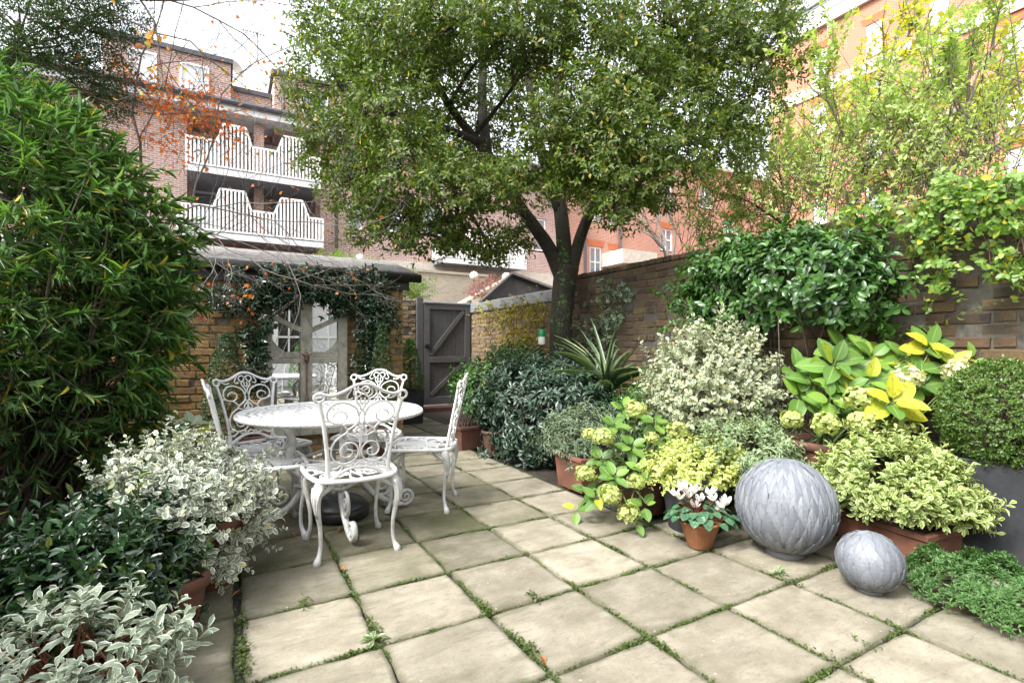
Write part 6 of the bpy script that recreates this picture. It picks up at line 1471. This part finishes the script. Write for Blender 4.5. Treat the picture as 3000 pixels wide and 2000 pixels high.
# a single trailing shoot across the wall
e = empty('trailing_shoot', (XW - .03, 1.6, 1.2), 0, 'single thin leafy shoot trailing across the bare brick wall', 'climber'); b0 = np.array([XW - .03, 1.6, 1.2])
pts = crom([atX(2560, 975, XW - .06), atX(2700, 960, XW - .06), atX(2860, 905, XW - .06), atX(2990, 870, XW - .06)], 6); q = MB(); q.tube(pts - b0, .003, 4); q.build('stem', M['twig'], e)
P = pts[4:]; leaves('foliage', L_['honey'], *whorl(P, np.tile([[-.4, .3, -.3]], (len(P), 1)), .03, 1, 70, 60, .05, .028), T_OVAL, e, b0)
# hedge behind the outbuilding, heather by the ramp
shrub('yellow_green_hedge', 'yellow-green bush showing over the outbuilding roof', 'shrub', (2.0, 10.2, 2.3), (1.5, .7, .62), (2.0, 10.2, 0), 900, .2, 8, (70, 45), .12, .035, L_['honey'], T_FAR, .3, .6, .25, -.2, nst=10, seed=41, foot=1.5)
c = W(1440, 858, 13.6); shrub('pink_heather', 'pink flowering bush on the ramp wall beside the garage', 'shrub', c, (.75, .5, .42), (c[0], c[1], 0), 420, .12, 8, (60, 40), .06, .03, L_['pink'], T_FAR, .3, .5, .2, -.5, nst=10, seed=42, foot=1.0)
shrub('bed_undergrowth', 'dark leafy undergrowth filling the bed below the white-edged bush', 'shrub', (3.2, 2.75, .18), (.7, .9, .22), (3.2, 2.75, 0), 520, .1, 7, (80, 50), .05, .024, L_['glossy'], T_FAR, .4, .5, .2, .0, nst=10, seed=43)
shrub('bed_undergrowth', 'dark leafy undergrowth between the sword-leaved plant and the tall wall', 'shrub', (3.6, 4.0, .3), (.4, 1.0, .35), (3.6, 4.0, 0), 420, .1, 7, (80, 50), .05, .024, L_['glossy'], T_FAR, .4, .5, .2, .0, nst=10, seed=44)
# ------------------------------------------------------------------ joints: moss, weeds, fallen leaves
P, R_ = [], []
def joint(xa, ya, xb, yb, dens, w=.008, big=.5):
    L = math.hypot(xb - xa, yb - ya); n = int(L * 900 * dens); t = rs.rand(n)
    ph = rs.uniform(0, 6, 3); dn = .5 + .5 * np.sin(t * L * 9 + ph[0]) * np.sin(t * L * 4.1 + ph[1]) + .3 * np.sin(t * L * 23 + ph[2]); keep_ = rs.rand(n) < np.clip(dn, .05, 1); t = t[keep_]
    n = len(t); s = rs.normal(0, w, n); dx, dy = (xb - xa) / L, (yb - ya) / L
    P.append(np.stack([xa + dx * t * L - dy * s, ya + dy * t * L + dx * s, np.full(n, -.008) + rs.uniform(0, .006, n)], 1)); R_.append(.006 + .009 * rs.rand(n) * np.clip(dn[keep_], .2, 1.2) * (1 + big * rs.rand(n)))
for j in range(-1, 6):
    x = X0 + j * PX
    joint(x, -.2, x, 2.4, {-1: 1.6, 0: 1.2, 1: 2.3, 2: 2.0, 3: 1.6, 4: 1.1, 5: .8}[j], .009); joint(x, 2.4, x, 5.4, .7 if j < 5 else 0.01, .006)
for i in range(-8, 6):
    y = Y0 - i * PY
    joint(.06, y, 2.4 if y > 2.4 else 3.2, y, {0: 1.0, 1: 1.0, 2: 2.0, 3: 2.2, 4: 1.8}.get(i, .8 if i > 0 else .5), .007)
for x, y, s in ((.046, 1.85, 90), (.05, 2.0, 80), (.05, 2.12, 60), (.06, 2.36, 60), (.512, 2.0, 60), (.97, 1.95, 90), (.985, 1.6, 80), (1.2, 1.93, 70), (.04, 1.72, 60), (.3, 2.37, 60), (2.36, 1.44, 40), (2.1, 1.0, 30), (1.9, 1.0, 30)):
    P.append(np.stack([rs.normal(x, .012, s), rs.normal(y, .03, s), rs.uniform(-.004, .02, s)], 1)); R_.append(rs.uniform(.008, .018, s))
P = np.concatenate(P); R_ = np.concatenate(R_); n = len(P); a = rs.uniform(0, 2 * pi, n); el = rs.uniform(.1, 1.0, n)
o = leaves('joint_weeds', L_['moss'], P, np.stack([np.cos(a) * np.cos(el), np.sin(a) * np.cos(el), np.sin(el)], 1), np.stack([-np.cos(a), -np.sin(a), np.full(n, 1.2)], 1), R_, R_ * .65, T_FAR)
prop(o, 'green moss and tiny weeds growing along the paving joints', kind='stuff')
for k, (px, py, s) in enumerate(((1095, 1878, 1.0), (2285, 1683, .9))):
    p = gp(px, py); e = empty('weed', p, 0, ('small pale green weed rosette in the joint in front of the chair', 'small pale green weed rosette beside the large zinc ball')[k], 'weed', 'weeds in the paving')
    leaves('leaves', L_['pieris'], *whorl(np.zeros((1, 3)), np.array([[0, 0, 1.]]), .012, 11, 88, 40, .06 * s, .02), T_OB, e)
T_D = tpl(4, .8, .7, .5, .5)
o = leaves('fallen_leaf', L_['dead'], np.zeros((1, 3)), np.array([[1., 0, 0]]), np.array([[0, 0, 1.]]), .04, .024, T_D, rnd=np.array([.2]), bend=np.array([1.])); dl = o.data; bpy.data.objects.remove(o)
for px, py, lab in ((1012, 1673, 'brown curled leaf in the weedy joint in front of the near chair'), (850, 1570, 'fallen leaf beside the white-edged bush, left of the chair legs'), (915, 1540, 'fallen leaf just behind the near chair front leg'), (1057, 1465, 'fallen leaf behind the black parasol base'), (1035, 1545, 'fallen leaf on the slab in front of the parasol base'),
                   (787, 1525, 'fallen leaf next to the foot of the half hidden chair'), (705, 1745, 'fallen leaf in the joint near the mossy pot'), (1580, 1932, 'fallen leaf in the joint at the bottom middle of the patio'), (1005, 1552, 'pale fallen leaf between the near chair legs'), (845, 1520, 'fallen leaf under the seat of the half hidden chair'),
                   (1320, 1432, 'fallen leaf beyond the side-on chair'), (2905, 1640, 'fallen leaf between the terracotta trough and tall grey planter'), (1285, 1350, 'fallen leaf on the path towards the gate'), (1430, 1480, 'fallen leaf on the open slabs beyond the side-on chair')):
    p = gp(px, py); o = link('fallen_leaf', dl, None, (p[0], p[1], .016), (rs.normal(0, .3), rs.normal(0, .3), rs.uniform(0, 6)), (rs.uniform(.7, 1.3),) * 3); prop(o, lab, 'fallen leaf', 'fallen leaves on the slabs')
